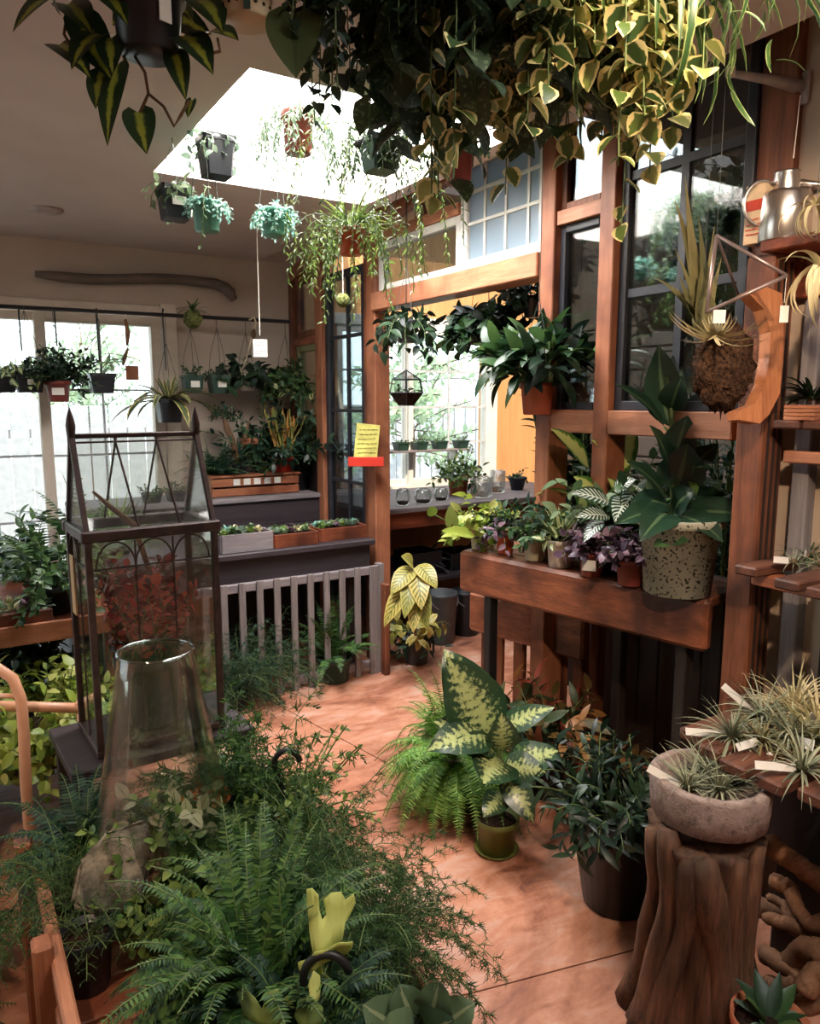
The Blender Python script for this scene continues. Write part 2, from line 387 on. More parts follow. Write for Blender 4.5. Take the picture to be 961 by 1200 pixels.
M['dark_x'] = wood('dark_purple_counter', (46, 38, 42), (66, 56, 60), 'x', .5)
M['grey_z'] = wood('weathered_grey_upright', (104, 96, 96), (142, 132, 130), 'z', .7)
M['grey_x'] = wood('weathered_grey_across', (104, 96, 100), (144, 134, 134), 'x', .7)
M['black'] = plain('black_metal', (26, 25, 27), .45, .5, var=.1)
M['blackpl'] = plain('black_plastic', (27, 29, 36), .38, .5, var=.1)
M['greypl'] = plain('grey_plastic', (70, 72, 76), .45, .5, var=.1)
M['char'] = plain('charcoal_frame', (44, 44, 50), .45, .4, var=.08)
M['rust'] = plain('rusty_brown_steel', (66, 48, 44), .5, .5, .3, var=.2, scale=30, bstr=.1)
M['terra'] = plain('terracotta_plastic', (172, 84, 62), .42, .45, var=.05)
M['terrad'] = plain('dull_red_plastic', (128, 58, 50), .42, .45, var=.06)
M['orangepl'] = plain('orange_plastic', (206, 96, 62), .4, .45, var=.04)
M['clay'] = plain('clay', (186, 108, 76), .8, .2, var=.08, scale=20)
M['redpl'] = plain('red_plastic', (190, 52, 40), .38, .5, var=.04)
M['whitepl'] = plain('white_plastic', (216, 204, 192), .4, .45, var=.03)
M['creampl'] = plain('cream_plastic', (206, 190, 158), .4, .45, var=.03)
M['olivepl'] = plain('olive_plastic', (92, 98, 44), .42, .45, var=.06)
M['greenpl'] = plain('dark_green_plastic', (42, 66, 56), .42, .45, var=.08)
M['tealpl'] = plain('teal_green_plastic', (84, 140, 124), .42, .45, var=.05)
M['soil'] = plain('potting_soil', (44, 32, 26), .95, .1, var=.4, scale=90, bstr=.5)
M['paper'] = plain('white_card', (228, 222, 214), .8, .2, var=.02)
M['ink'] = plain('dark_ink', (60, 54, 56), .8, .2)
M['redink'] = plain('red_ink', (190, 50, 44), .8, .2)
M['wire'] = plain('green_wire', (54, 60, 54), .5, .4)
M['string'] = plain('white_string', (226, 216, 200), .8, .2)
M['glass'] = glass('window_glass', (244, 250, 250), .06)
M['glass2'] = glass('partition_glass', (218, 226, 228), .07)
M['jar'] = glass('jar_glass', (249, 251, 250), .12, .0)
M['dirtyglass'] = glass('dusty_glass', (250, 251, 250), .06, .09, .04)
M['frost'] = frosted('frosted_pane', (168, 186, 200), .5)
M['sky'] = frosted('skylight_acrylic', (240, 244, 246), .9)
M['stem'] = plain('green_stem', (86, 104, 56), .5, .4)
M['stemb'] = plain('brown_stem', (104, 74, 52), .6, .3)
M['bark'] = wood('bark_stem', (78, 62, 48), (118, 98, 78), 'z', .8)
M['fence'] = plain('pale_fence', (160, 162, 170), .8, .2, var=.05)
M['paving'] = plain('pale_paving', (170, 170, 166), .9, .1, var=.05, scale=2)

# ================================================================ room shell
WY, PX_, CH = 5.04, 2.18, 2.55         # back wall, partition, ceiling height
struct('floor', box2(MB(), (-2.2, -2.2, -.1), (5, 5.2, 0), 0), M['floor'])
mb = MB()                               # control joints cut in the slab
for p, q in [((.4, 2.62), (2.6, 2.05)), ((.4, 1.62), (1.7, 1.3)), ((1.35, 3.78), (1.66, 2.2))]:
    bar(mb, (p[0], p[1], .0004), (q[0], q[1], .0004), .004, .0012, 0)
struct('trim_1', mb, plain('joint_brown', (92, 52, 38), .9, .1))  # joints drawn as thin dark brown strips on the slab
# ceiling with two wells for skylights
def slab_with_holes(mb, x0, x1, y0, y1, holes, z0, z1):
    ys = sorted({y0, y1, *[h[2] for h in holes], *[h[3] for h in holes]})
    for a, b in zip(ys[:-1], ys[1:]):
        xs = x0
        for h in sorted([h for h in holes if h[2] <= a and h[3] >= b]):
            if h[0] > xs: box2(mb, (xs, a, z0), (h[0], b, z1), 0)
            xs = h[1]
        if xs < x1: box2(mb, (xs, a, z0), (x1, b, z1), 0)
    return mb
SKY1 = (.83, 1.84, 2.2, 3.36); SKY2 = (.7, 1.7, -.75, .75)
struct('ceiling', slab_with_holes(MB(), -2.2, 1.92, -2.2, WY+.1, [SKY1, SKY2], CH, CH+.12), M['ceil'])
def well(name, s, h, mat):
    mb = MB(); x0, x1, y0, y1 = s; t = .05
    box2(mb, (x0-t, y0-t, CH+.12), (x0, y1+t, h), 0); box2(mb, (x1, y0-t, CH+.12), (x1+t, y1+t, h), 0)
    box2(mb, (x0, y0-t, CH+.12), (x1, y0, h), 0); box2(mb, (x0, y1, CH+.12), (x1, y1+t, h), 0)
    struct(name, mb, mat)
well('trim_2', SKY1, 3.02, M['white']); well('trim_3', SKY2, 2.8, M['white'])
struct('trim_4', bar(MB(), (SKY1[0], 2.52, 2.93), (SKY1[1], 2.52, 2.93), .05, .05), M['white'])
for k, (s, h) in enumerate(((SKY1, 3.02),)):
    r = sroot('window_1'); struct('glass_pane', box2(MB(), (s[0]-.05, s[2]-.05, h), (s[1]+.05, s[3]+.05, h+.01), 0), M['sky'], r)
r = sroot('window_2'); struct('glass_pane', box2(MB(), (SKY2[0]-.05, SKY2[2]-.05, 2.8), (SKY2[1]+.05, SKY2[3]+.05, 2.806), 0), M['sky'], r)
# sloping soffit between the skylight and the partition, and the rafter that trims it
zs = lambda y: 2.5+(WY-y)*.133
mb = MB()
v = [(1.92, WY, CH), (2.3, WY, zs(WY)+.02), (2.3, -2.2, zs(-2.2)), (1.92, -2.2, CH), (1.92, -2.2, zs(-2.2)+.1), (1.92, WY, CH+.1)]
mb.add([(1.90, WY, CH), (2.3, WY, zs(WY)+.06), (2.3, -2.2, zs(-2.2)+.06), (1.90, -2.2, zs(-2.2)+.06)], A([[0, 1, 2, 3]]))
mb.add([(1.905, WY, CH), (1.905, -2.2, zs(-2.2)+.06), (1.905, -2.2, CH)], A([[0, 1, 2]]))
struct('trim_5', mb, M['ceil'])
struct('trim_6', bar(MB(), (PX_+.0, WY-.02, zs(WY)-.03), (PX_+.0, -.6, zs(-.6)-.03), .1, .09), M['fir_y'])
def frame_x(mb, y0, y1, z0, z1, fr, x=PX_, t=.045):
    box2(mb, (x-t/2, y0, z0), (x+t/2, y0+fr, z1)); box2(mb, (x-t/2, y1-fr, z0), (x+t/2, y1, z1))
    box2(mb, (x-t/2, y0+fr, z0), (x+t/2, y1-fr, z0+fr)); box2(mb, (x-t/2, y0+fr, z1-fr), (x+t/2, y1-fr, z1)); return mb
# walls
def wall_y(mb, x0, x1, z1, holes, y=WY, t=.12):
    xs = x0
    for (a, b, c, d) in holes:
        box2(mb, (xs, y, 0), (a, y+t, z1), 0)
        if c > 0: box2(mb, (a, y, 0), (b, y+t, c), 0)
        box2(mb, (a, y, d), (b, y+t, z1), 0); xs = b
    return box2(mb, (xs, y, 0), (x1, y+t, z1), 0)
struct('wall_back', wall_y(MB(), -2.2, PX_+.05, 2.7, [(-1.3, 1.24, 0, 2.14)]), M['wall'])
struct('wall_back_annex', wall_y(MB(), PX_+.05, 5, 3.1, [(2.5, 3.92, .94, 2.17)]), M['ply'])
mb = MB()
for lo, hi in (((-2.3, -2.2, 0), (-2.2, 2.2, 2.7)), ((-2.3, 2.2, 0), (-2.2, 4.2, .5)), ((-2.3, 2.2, 2.3), (-2.2, 4.2, 2.7)), ((-2.3, 4.2, 0), (-2.2, 5.16, 2.7))): box2(mb, lo, hi, 0)
struct('wall_left', mb, M['wall'])
r = sroot('added_side_window', (-2.25, 2.2, .5)); struct('glass_pane', box2(MB(), (-2.26, 2.2, .5), (-2.25, 4.2, 2.3), 0), M['glass'], r); struct('window_frame', frame_x(MB(), 2.2, 4.2, .5, 2.3, .06, -2.25), M['white'], r)  # unseen side window, added to bring more daylight to ceiling and foreground
struct('wall_front', box2(MB(), (-2.3, -2.3, 0), (5, -2.2, 3.4), 0), M['wall'])
mb = MB(); box2(mb, (2.215, -2.2, 0), (2.33, 1.36, 3.4), 0); box2(mb, (2.215, 1.36, 0), (2.33, 1.46, 3.4), 0)
for k in range(14): box2(mb, (2.205, 1.33-.12*k-.055, 0), (2.217, 1.33-.12*k+.05, 3.3), .003)
struct('wall_right', mb, M['panel'])
mb = MB(); box2(mb, (4.7, -.9, 0), (4.8, WY, 3.3), 0)
for k in range(13): box2(mb, (4.67, -.9, .15+k*.17), (4.70, WY, .15+k*.17+.155), .006)
struct('wall_annex_side', mb, plain('annex_siding', (118, 108, 98), .8, .2, var=.12, scale=3))
struct('wall_annex_front', box2(MB(), (2.33, -1, 0), (4.8, -.9, 3.4), 0), plain('annex_dark', (74, 70, 68), .8, .2))
struct('ceiling_annex', slab_with_holes(MB(), 2.24, 4.8, -1, WY+.1, [(2.5, 4.5, 3.1, 4.7)], 3.1, 3.2), plain('annex_ceiling', (92, 88, 88), .8, .2))
for k in range(5): struct(f'trim_{20+k}', bar(MB(), (2.3, -.4+k*.62, 3.06), (4.7, -.4+k*.62, 3.06), .06, .1), M['fir_x'])
# ---------------------------------------------------------------- windows
def window(name, x0, x1, z0, z1, y, cols, rows, mat, fr=.05, mun=.014, pane=None, munmat=None):
    """glazed unit in a wall that faces the viewer"""
    r = sroot(name, (x0, y, z0)); mb = MB()
    box2(mb, (x0, y-.03, z0), (x0+fr, y+.05, z1)); box2(mb, (x1-fr, y-.03, z0), (x1, y+.05, z1))
    box2(mb, (x0+fr, y-.03, z0), (x1-fr, y+.05, z0+fr)); box2(mb, (x0+fr, y-.03, z1-fr), (x1-fr, y+.05, z1))
    struct('window_frame', mb, mat, r); mb = MB()
    for k in range(1, cols): x = x0+fr+(x1-x0-2*fr)*k/cols; box2(mb, (x-mun/2, y+.0015, z0+fr), (x+mun/2, y+.0105, z1-fr), 0)
    for k in range(1, rows): z = z0+fr+(z1-z0-2*fr)*k/rows; box2(mb, (x0+fr, y+.0, z-mun/2), (x1-fr, y+.012, z+mun/2), 0)
    if cols > 1 or rows > 1: struct('muntins', mb, munmat or mat, r)
    struct('glass_pane', box2(MB(), (x0+fr, y+.015, z0+fr), (x1-fr, y+.02, z1-fr), 0), pane or M['glass'], r)
munt = plain('pale_muntin', (186, 188, 192), .5, .4)
window('window_3', -1.28, .56, 0, 2.13, WY+.04, 3, 5, M['offwhite'], .05, munmat=munt)
window('window_4', .50, 1.23, 0, 2.13, WY-.02, 2, 5, M['offwhite'], .06, munmat=munt)
mb = MB(); box2(mb, (1.24, WY-.03, 0), (1.34, WY, 2.22)); box2(mb, (-1.4, WY-.03, 2.14), (1.24, WY, 2.2)); struct('trim_7', mb, M['offwhite'])
window('window_5', 2.5, 3.14, .94, 2.16, WY, 2, 4, M['white'], .045, .016, munmat=munt)
window('window_6', 3.10, 3.91, .94, 2.16, WY-.03, 2, 4, M['white'], .045, .016, munmat=munt)
mb = MB(); box2(mb, (3.9, WY-.04, .86), (4.0, WY, 2.24)); box2(mb, (2.4, WY-.04, 2.16), (3.9, WY, 2.24)); box2(mb, (2.4, WY-.06, .86), (3.9, WY, .94)); struct('trim_8', mb, M['white'])
# ---------------------------------------------------------------- partition: posts, beam, clerestory, glazed panels
def post(k, y0, y1, z0, z1, mat, x0=PX_-.05, x1=PX_+.05): struct(f'trim_{k}', box2(MB(), (x0, y0, z0), (x1, y1, z1), .004), mat)
post(30, 3.79, 3.89, 0, zs(3.84)-.08, M['fir_z'])
post(31, 3.89, 3.96, 0, zs(3.92)-.08, M['red_z'], PX_-.03)
post(32, 4.50, 4.60, 0, zs(4.55)-.08, M['fir_z'])
post(33, 4.97, 5.03, 0, zs(5)-.08, M['red_z'])
post(34, 2.315, 2.40, 0, zs(2.36)-.08, M['fir_z'], PX_-.056, PX_+.056)
post(35, 2.00, 2.075, .95, zs(2.04)-.08, M['fir_z'], PX_-.054, PX_+.054)
post(36, 1.36, 1.475, 0, zs(1.4)-.08, M['red_z'], PX_-.01, PX_+.03)
struct('trim_37', box2(MB(), (PX_-.07, 2.40, 2.105), (PX_+.05, 3.80, 2.205), .005), M['fir_y'])          # the lit beam over the opening
struct('trim_38', box2(MB(), (PX_-.05, 1.475, 1.475), (PX_+.05, 2.315, 1.565), .004), M['fir_y'])          # rail under the big panes
struct('trim_39', box2(MB(), (PX_-.045, 2.075, 2.29), (PX_+.04, 2.315, 2.345), .003), M['fir_y'])
def glazed(name, y0, y1, z0, z1, fr, mat, ys=(), zz=(), mun=.018, pane=None, x=PX_, munmat=None):
    r = sroot(name, (x, y0, z0)); struct('window_frame', frame_x(MB(), y0, y1, z0, z1, fr, x), mat, r)
    mb = MB()
    for y in ys: box2(mb, (x-.0105, y-mun/2, z0+fr), (x+.0105, y+mun/2, z1-fr), 0)
    for z in zz: box2(mb, (x-.012, y0+fr, z-mun/2), (x+.012, y1-fr, z+mun/2), 0)
    if ys or zz: struct('muntins', mb, munmat or mat, r)
    struct('glass_pane', box2(MB(), (x-.003, y0+fr, z0+fr), (x+.003, y1-fr, z1-fr), 0), pane or M['glass2'], r)
glazed('window_7', 3.0, 3.79, 2.207, 2.475, .04, M['white'])                                         # long white-framed light
glazed('window_8', 2.40, 3.0, 2.207, 2.72, .05, M['white'], (2.53, 2.68, 2.83), (2.42, 2.56), .014, M['frost'])
# orange rail and the wedge of glass under the rafter
struct('trim_40', box2(MB(), (PX_-.04, 3.0, 2.476), (PX_+.04, 3.79, 2.53), .003), M['fir_y'])
r = sroot('window_9', (PX_, 3, 2.53)); mb = MB()
mb.add([(PX_, 3.0, 2.53), (PX_, 3.79, 2.53), (PX_, 3.79, zs(3.79)-.07), (PX_, 3.0, zs(3.0)-.07)], A([[0, 1, 2, 3]])); struct('glass_pane', mb, M['glass2'], r)
mb = MB(); bar(mb, (PX_, 3.0, zs(3.0)-.09), (PX_, 3.79, zs(3.79)-.09), .05, .03); box2(mb, (PX_-.03, 3.36, 2.53), (PX_+.03, 3.40, zs(3.38)-.08)); struct('window_frame', mb, M['fir_y'], r)
glazed('window_10', 3.96, 4.50, .25, 2.40, .045, M['char'], (4.21,), (.72, 1.09, 1.54, 2.0), .02)           # tall glazed leaf
glazed('window_11', 4.60, 4.97, 2.03, 2.45, .05, M['red_z'])
glazed('window_12', 4.60, 4.97, 1.2, 1.98, .04, plain('sage_frame', (136, 134, 96), .6, .3))
struct('wall_partition_low', box2(MB(), (PX_-.02, 4.60, 0), (PX_+.02, 4.97, 1.2), 0), M['dark_z'])
struct('trim_41', box2(MB(), (PX_-.04, 4.60, 1.98), (PX_+.04, 4.97, 2.03), .003), M['red_y'])
glazed('window_13', 2.075, 2.315, 1.565, 2.29, .03, M['char'])
glazed('window_14', 2.075, 2.315, 2.345, 2.75, .03, M['red_z'])
glazed('window_15', 1.475, 2.0, 1.565, zs(1.72)-.1, .035, M['char'], (1.735,), (1.99, 2.40), .03)
# dark boarded wainscot under the benches
mb = MB()
for k in range(9): box2(mb, (2.52, 1.40+k*.105, 0), (2.55, 1.40+k*.105+.098, .92), .004)
struct('wall_wainscot', mb, M['dark_z'])

# ---------------------------------------------------------------- outside
struct('outside_paving', box2(box2(MB(), (-12, 5.3, -.15), (14, 22, -.05), 0), (-12, -6, -.15), (-2.4, 5.3, -.05), 0), M['paving'])
mb = MB(); 
for k in range(60): box2(mb, (-5+k*.2, 9.0, -.05), (-5+k*.2+.185, 9.03, 1.55), .004)
box2(mb, (-5, 9.03, .3), (7, 9.07, .4), 0); box2(mb, (-5, 9.03, 1.2), (7, 9.07, 1.3), 0)
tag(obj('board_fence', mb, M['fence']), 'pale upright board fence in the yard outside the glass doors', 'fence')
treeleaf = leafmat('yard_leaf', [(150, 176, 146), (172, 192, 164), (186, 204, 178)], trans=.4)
def yard_tree(x, y, h, sp, label):
    t = thing('garden_tree', label, 'tree', (x, y, -.05), 0, 'trees in the yard'); mb = MB(); tb = MB()
    tube(tb, [(0, 0, 0), (.05, 0, h*.4), (0, .05, h*.75)], [.07, .05, .02], 7)
    p = stems(46, (.5*sp, sp), (-.1, 1.4), .5, 8); p[:, :, 2] += rng.uniform(h*.35, h*.75, (46, 1)); strands(p, .008, tb, 3)
    dress(mb, p, 30, (.08, .16), .5, .9, 'spiral', seg=2)
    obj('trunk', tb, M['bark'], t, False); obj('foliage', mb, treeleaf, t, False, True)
yard_tree(-.9, 7.2, 2.6, 1.0, 'pale leafy tree in the yard before the fence, behind the left door pane')
yard_tree(4.6, 7.4, 2.8, 1.2, 'pale leafy tree outside the window of the second room')
yard_tree(1.6, 10.6, 3.2, 1.2, 'leafy tree beyond the pale board fence')

# ---------------------------------------------------------------- light
w = bpy.data.worlds.new('World'); bpy.context.scene.world = w; w.use_nodes = True
bg = w.node_tree.nodes['Background']; bg.inputs[0].default_value = (.93, .97, 1.0, 1); bg.inputs[1].default_value = 3.6
def area(name, loc, rot, sx, sy, power, color=(1, 1, 1), portal=False, spread=PI):
    l = bpy.data.lights.new(name, 'AREA'); l.shape = 'RECTANGLE'; l.size = sx; l.size_y = sy; l.energy = power; l.color = color; l.spread = spread
    if portal: l.cycles.is_portal = True
    o = bpy.data.objects.new(name, l); C.objects.link(o); o.location = loc; o.rotation_euler = rot; return o
area('skylight_daylight', ((SKY1[0]+SKY1[1])/2, (SKY1[2]+SKY1[3])/2, 3.0), (0, 0, 0), 1.0, 1.15, 125, (1, .98, .96))
area('near_skylight_daylight', (1.2, 0, 2.79), (0, 0, 0), .98, 1.48, 24, (1, .93, .86))
area('added_window_portal', (-2.4, 3.2, 1.4), (0, math.radians(-90), 0), 1.8, 2.0, 1, portal=True)  # portal of the added left window
def spot(loc, tgt, w, deg, col):  # unseen spots, added for warm light on the post, bench and trolley
    l = bpy.data.lights.new('added_warm_spot', 'SPOT'); l.energy = w; l.spot_size = math.radians(deg); l.spot_blend = .35; l.shadow_soft_size = .04; l.color = col
    o = bpy.data.objects.new('added_warm_spot', l); C.objects.link(o); o.location = loc; o.rotation_euler = (Vector(tgt)-Vector(loc)).to_track_quat('-Z', 'Y').to_euler()
spot((.75, .25, 2.5), (2.05, 1.7, 1.2), 100, 62, (1, .74, .5))
spot((-.5, .9, 2.5), (.15, 1.75, .4), 75, 46, (1, .74, .5))
area('door_portal', (0, WY+.2, 1.08), (math.radians(-90), 0, 0), 2.5, 2.1, 1, portal=True)
area('annex_window_portal', (3.2, WY+.2, 1.55), (math.radians(-90), 0, 0), 1.4, 1.2, 1, portal=True)
area('annex_roof_portal', (3.5, 3.9, 3.25), (0, 0, 0), 2.0, 1.6, 1, portal=True)
sl = bpy.data.lights.new('sun', 'SUN'); sl.energy = 6; sl.angle = .012; sl.color = (1, .82, .62)
so = bpy.data.objects.new('sun', sl); C.objects.link(so)
so.rotation_euler = Vector((.15, .62, -.77)).to_track_quat('-Z', 'Y').to_euler()
sc = bpy.context.scene
sc.view_settings.view_transform = 'Standard'; sc.view_settings.look = 'None'; sc.view_settings.gamma = 1; sc.view_settings.use_curve_mapping = False
sc.view_settings.exposure = 0.27
sc.cycles.max_bounces = 8; sc.cycles.transparent_max_bounces = 24; sc.cycles.diffuse_bounces = 4; sc.cycles.glossy_bounces = 3; sc.cycles.caustics_reflective = False; sc.cycles.caustics_refractive = False
sc.cycles.use_denoising = True; sc.cycles.sample_clamp_indirect = 6
# ================================================================ furniture
def scribble(mb, c, ux, uy, w, h, rows, thick=.0012, n=None):
    """rows of short unreadable pen strokes lying in a plane"""
    ux, uy = unit(ux), unit(uy); nz = np.cross(ux, uy)
    for r in range(rows):
        y = h*(.5-(r+.7)/(rows+.4)); x = -w/2+random.uniform(0, .1*w)
        while x < w/2-.08*w:
            l = random.uniform(.08, .22)*w; l = min(l, w/2-x)
            p = A(c)+ux*x+uy*y+nz*.0008; bar(mb, p, p+ux*l+uy*random.uniform(-.1, .1)*h/rows, thick*1.6, thick*.6, 0, nz); x += l+.05*w
    return mb
# ---- bench in front of the glazed partition
tb0, tb1 = A([1.879, 2.606, 0]), A([2.085, 1.49, 0])
tx = unit(tb1-tb0); ty = A([-tx[1], tx[0], 0]); ty = ty if ty[0] > 0 else -ty
TL = np.linalg.norm(tb1-tb0); TZ = .95
tloc = lambda a, b, z: tb0+tx*a+ty*b+A([0, 0, z])
bench = thing('plant_bench', 'heavy reddish timber plant bench with thick worn front board, against the glazed partition', 'bench', tb0)
mb = MB(); bar(mb, tloc(0, .025, TZ-.09), tloc(TL, .025, TZ-.09), .05, .18, .014); obj('front_board', mb, M['red_y'], bench)
mb = MB()
for k in range(4): bar(mb, tloc(.0, .085+k*.082, TZ-.018), tloc(TL-.01, .085+k*.082, TZ-.018), .078, .032, .004)
obj('top', mb, M['red_y'], bench)
for a, b in ((.16, .04), (.62, .33), (TL-.10, .06), (TL-.10, .33)):
    h = .77 if b < .05 else .91
    obj('leg', bar(MB(), tloc(a, b, 0), tloc(a, b, h-.0 if b > .05 else .77), .045, .045, .004), M['black'] if a < .3 and b < .1 else M['dark_z'], bench)
obj('apron', bar(MB(), tloc(.05, .34, TZ-.10), tloc(TL-.02, .34, TZ-.10), .03, .13), M['red_y'], bench)
obj('end_board', bar(MB(), tloc(.02, .05, TZ-.1), tloc(.02, .36, TZ-.1), .03, .13), M['red_y'], bench)
# lower staging behind the bench
low = thing('low_staging', 'low thick brown timber staging under the plant bench by the doorway', 'staging', (2.1, 2.7, 0))
p, q = at(556, 740, X=2.12), at(668, 745, X=2.30)
mb = MB(); bar(mb, (2.10, 2.80, .60), (2.24, 2.18, .60), .045, .19, .012); obj('front_board', mb, M['red_y'], low)
mb = MB()
for k in range(3): bar(mb, (2.17+k*.085, 2.80+k*.01, .68), (2.31+k*.085-.02, 2.18+k*.01, .68), .08, .03)
obj('top', mb, M['red_y'], low)
for x, y in ((2.16, 2.74), (2.38, 2.76), (2.28, 2.24), (2.40, 2.26)): obj('leg', bar(MB(), (x, y, 0), (x, y, .665), .05, .05), M['red_z'], low)
for k in range(4): obj('slat', bar(MB(), (2.17+.03*k, 2.66-.11*k, .01), (2.17+.03*k, 2.66-.11*k, .50), .05, .018, .003, (1, 0, 0)), M['red_z'], low)
# ---- timber column and slatted shelves at the right
col = thing('shelf_post', 'tall rough brown timber post standing between the bench and the slatted shelves', 'post', (2.105, 1.36, 0))
obj('post', box2(MB(), (2.05, 1.317, 0), (2.16, 1.405, 2.02), .006), M['red_z'], col)
mb = MB()
for k in range(3): box2(mb, (2.075+k*.028, 1.312, .02), (2.082+k*.028, 1.3175, 2.0), 0)
obj('groove', mb, M['dark_z'], col)
obj('top_board', box2(MB(), (2.02, 1.18, 2.02), (2.20, 1.345, 2.05), .004), M['red_x'], col)
obj('bracket', box2(MB(), (2.165, 1.2, 1.9), (2.20, 1.35, 2.02), .004), M['red_x'], col)
M['shelf_x'] = wood('shelf_timber', (62, 36, 28), (112, 68, 48), 'x', .55, (54, 34, 28))
shelf = thing('slatted_shelf', 'dark slatted timber shelving at the right edge holding tagged air plants', 'shelving', (1.95, .9, 0))
ends = [(1.637, 1.238), (1.597, 1.160), (1.573, 1.070), (1.575, .976), (1.60, .885), (1.60, .795), (1.60, .705), (1.6, .615)]
for x, y in ends: obj('shelf_board', box2(MB(), (x, y-.075, .69), (2.20, y-.002, .722), .006), M['shelf_x'], shelf)
for y in (1.2, .66): obj('bearer', box2(MB(), (1.72, y-.03, .62), (2.20, y+.01, .688), .004), M['dark_x'], shelf)
for x, y in ((1.93, 1.30), (1.87, 1.14), (1.85, 1.04), (1.85, .94)): obj('shelf_board', box2(MB(), (x, y-.07, 1.10), (2.20, y, 1.128), .005), M['shelf_x'], shelf)
obj('bearer', box2(MB(), (2.0, .9, 1.06), (2.05, 1.29, 1.098), .004), M['red_y'], shelf)
for x, y in ((2.06, 1.295), (2.05, 1.20), (2.04, 1.10), (2.04, 1.0)): obj('shelf_board', box2(MB(), (x, y-.08, 1.52), (2.20, y, 1.545), .005), M['shelf_x'], shelf)
obj('bearer', box2(MB(), (2.10, .95, 1.42), (2.14, 1.28, 1.455), .004), M['orange_y'] if 'orange_y' in M else M['fir_y'], shelf)
for y, z1, m in ((1.225, 1.89, 'grey_z'), (1.10, 1.52, 'dark_z'), (.62, 1.52, 'dark_z')): obj('upright', box2(MB(), (2.145, y, 0), (2.195, y+.05, z1), .004), M[m], shelf)
def slat_stack(x, y, z, n, label):
    t = thing('slat_bundle', label, 'wood bundle', (x, y, z))
    for k in range(n): obj('slat', box2(MB(), (x, y-.045, z+k*.011), (x+.075, y+.045, z+k*.011+.0095), .001), M['fir_y'], t)
slat_stack(2.065, 1.22, 1.546, 4, 'small bundle of thin reddish slats on the upper slatted shelf beside the post')
slat_stack(2.15, 1.08, 1.546, 4, 'small bundle of thin reddish slats on the upper shelf, nearer than the other bundle')
# framed little chalkboard leaning on the upper shelf
s = thing('framed_board', 'small dark board in a thin white frame leaning on the upper shelf', 'sign', (2.14, 1.13, 1.59))
p = at(920, 436, X=2.10); z0, y0 = 1.60, 1.17
Mx = Matrix.Rotation(math.radians(12), 4, 'X')
mb = MB(); box(mb, (2.15, 1.16, 1.675), (.09, .006, .10), .001, Matrix.Rotation(.18, 4, 'X')); obj('panel', mb, plain('slate', (96, 84, 74), .8, .2), s)
mb = MB()
for dz, dx, w, h in ((.05, 0, .096, .006), (-.05, 0, .096, .006), (0, -.045, .006, .1), (0, .045, .006, .1)): box(mb, (2.15+dx, 1.155-dz*.18, 1.675+dz), (w, .012, h), .001, Matrix.Rotation(.18, 4, 'X'))
obj('frame', mb, M['whitepl'], s)
# ---- counter along the back, its slatted front gate and the raised ledge behind
ctr = thing('potting_counter', 'long dark purple-grey counter before the back wall, succulent trays on top', 'counter', (1.7, 3.78, 0))
obj('top', box2(MB(), (.60, 3.74, .765), (2.10, 4.56, .80), .006), M['dark_x'], ctr)
obj('front_board', box2(MB(), (.62, 3.775, .62), (2.08, 3.80, .765), .003), M['dark_x'], ctr)
for x in (.66, 1.98): 
    for y in (3.86, 4.5): obj('leg', box2(MB(), (x, y, 0), (x+.06, y+.05, .765)), M['dark_z'], ctr)
obj('back_panel', box2(MB(), (.62, 4.53, 0), (2.08, 4.55, .765), 0), M['dark_z'], ctr)
led = thing('back_ledge', 'raised dark ledge with grey edge running behind the succulent counter', 'ledge', (1.6, 4.7, 0))
obj('top', box2(MB(), (.60, 4.55, .955), (2.13, 4.99, .985), .004), M['grey_x'], led); obj('front_panel', box2(MB(), (.60, 4.57, .80), (2.13, 4.59, .955), 0), M['dark_x'], led)
obj('side_panel', box2(MB(), (2.10, 4.60, 0), (2.13, 4.97, .955), 0), M['dark_z'], led); obj('side_panel', box2(MB(), (.60, 4.60, 0), (.63, 4.97, .955), 0), M['dark_z'], led)
gate = thing('slat_gate', 'low weathered grey slatted gate standing under the dark counter', 'gate', (1.7, 3.71, 0))
obj('top_rail', box2(MB(), (1.02, 3.70, .60), (2.085, 3.735, .645)), M['grey_x'], gate); obj('bottom_rail', box2(MB(), (1.02, 3.70, .03), (2.085, 3.735, .075)), M['grey_x'], gate)
for k in range(11):
    x = 1.05+k*.098
    obj('slat', box2(MB(), (x, 3.682, .0), (x+(.036 if k < 10 else .055), 3.70, .655), .003), M['grey_z'], gate)
obj('end_post', box2(MB(), (2.085, 3.685, 0), (2.125, 3.735, .66)), M['grey_z'], gate)
stake = tag(obj('short_post', box2(MB(), (2.09, 3.62, 0), (2.125, 3.67, .55), .004), M['red_z']), 'short brown timber post standing between the grey gate and the tall doorway post', 'post')
# ---- annex table under the window
at_ = thing('potting_table', 'wooden potting table under the second room window, pots and glass on top', 'table', (3.1, 4.5, 0))
obj('top', box2(MB(), (2.26, 4.02, .885), (4.2, 4.95, .92), .005), M['grey_x'], at_); obj('apron', box2(MB(), (2.28, 4.05, .78), (4.16, 4.075, .885)), M['red_x'], at_)
for x in (2.3, 4.1):
    for y in (4.08, 4.88): obj('leg', box2(MB(), (x, y, 0), (x+.06, y+.06, .885)), M['red_z'], at_)
obj('lower_shelf', box2(MB(), (2.3, 4.1, .38), (4.15, 4.9, .41)), M['dark_x'], at_)
ws = thing('window_shelf', 'narrow glass-topped shelf across the second room window holding seedling trays', 'shelf', (3.05, 4.9, 1.22))
obj('board', box2(MB(), (2.45, 4.86, 1.205), (3.62, 4.99, 1.22), .002), M['grey_x'], ws)
for x in (2.6, 3.5): obj('bracket', box2(MB(), (x, 4.90, 1.13), (x+.02, 5.0, 1.205), .002), M['white'], ws)
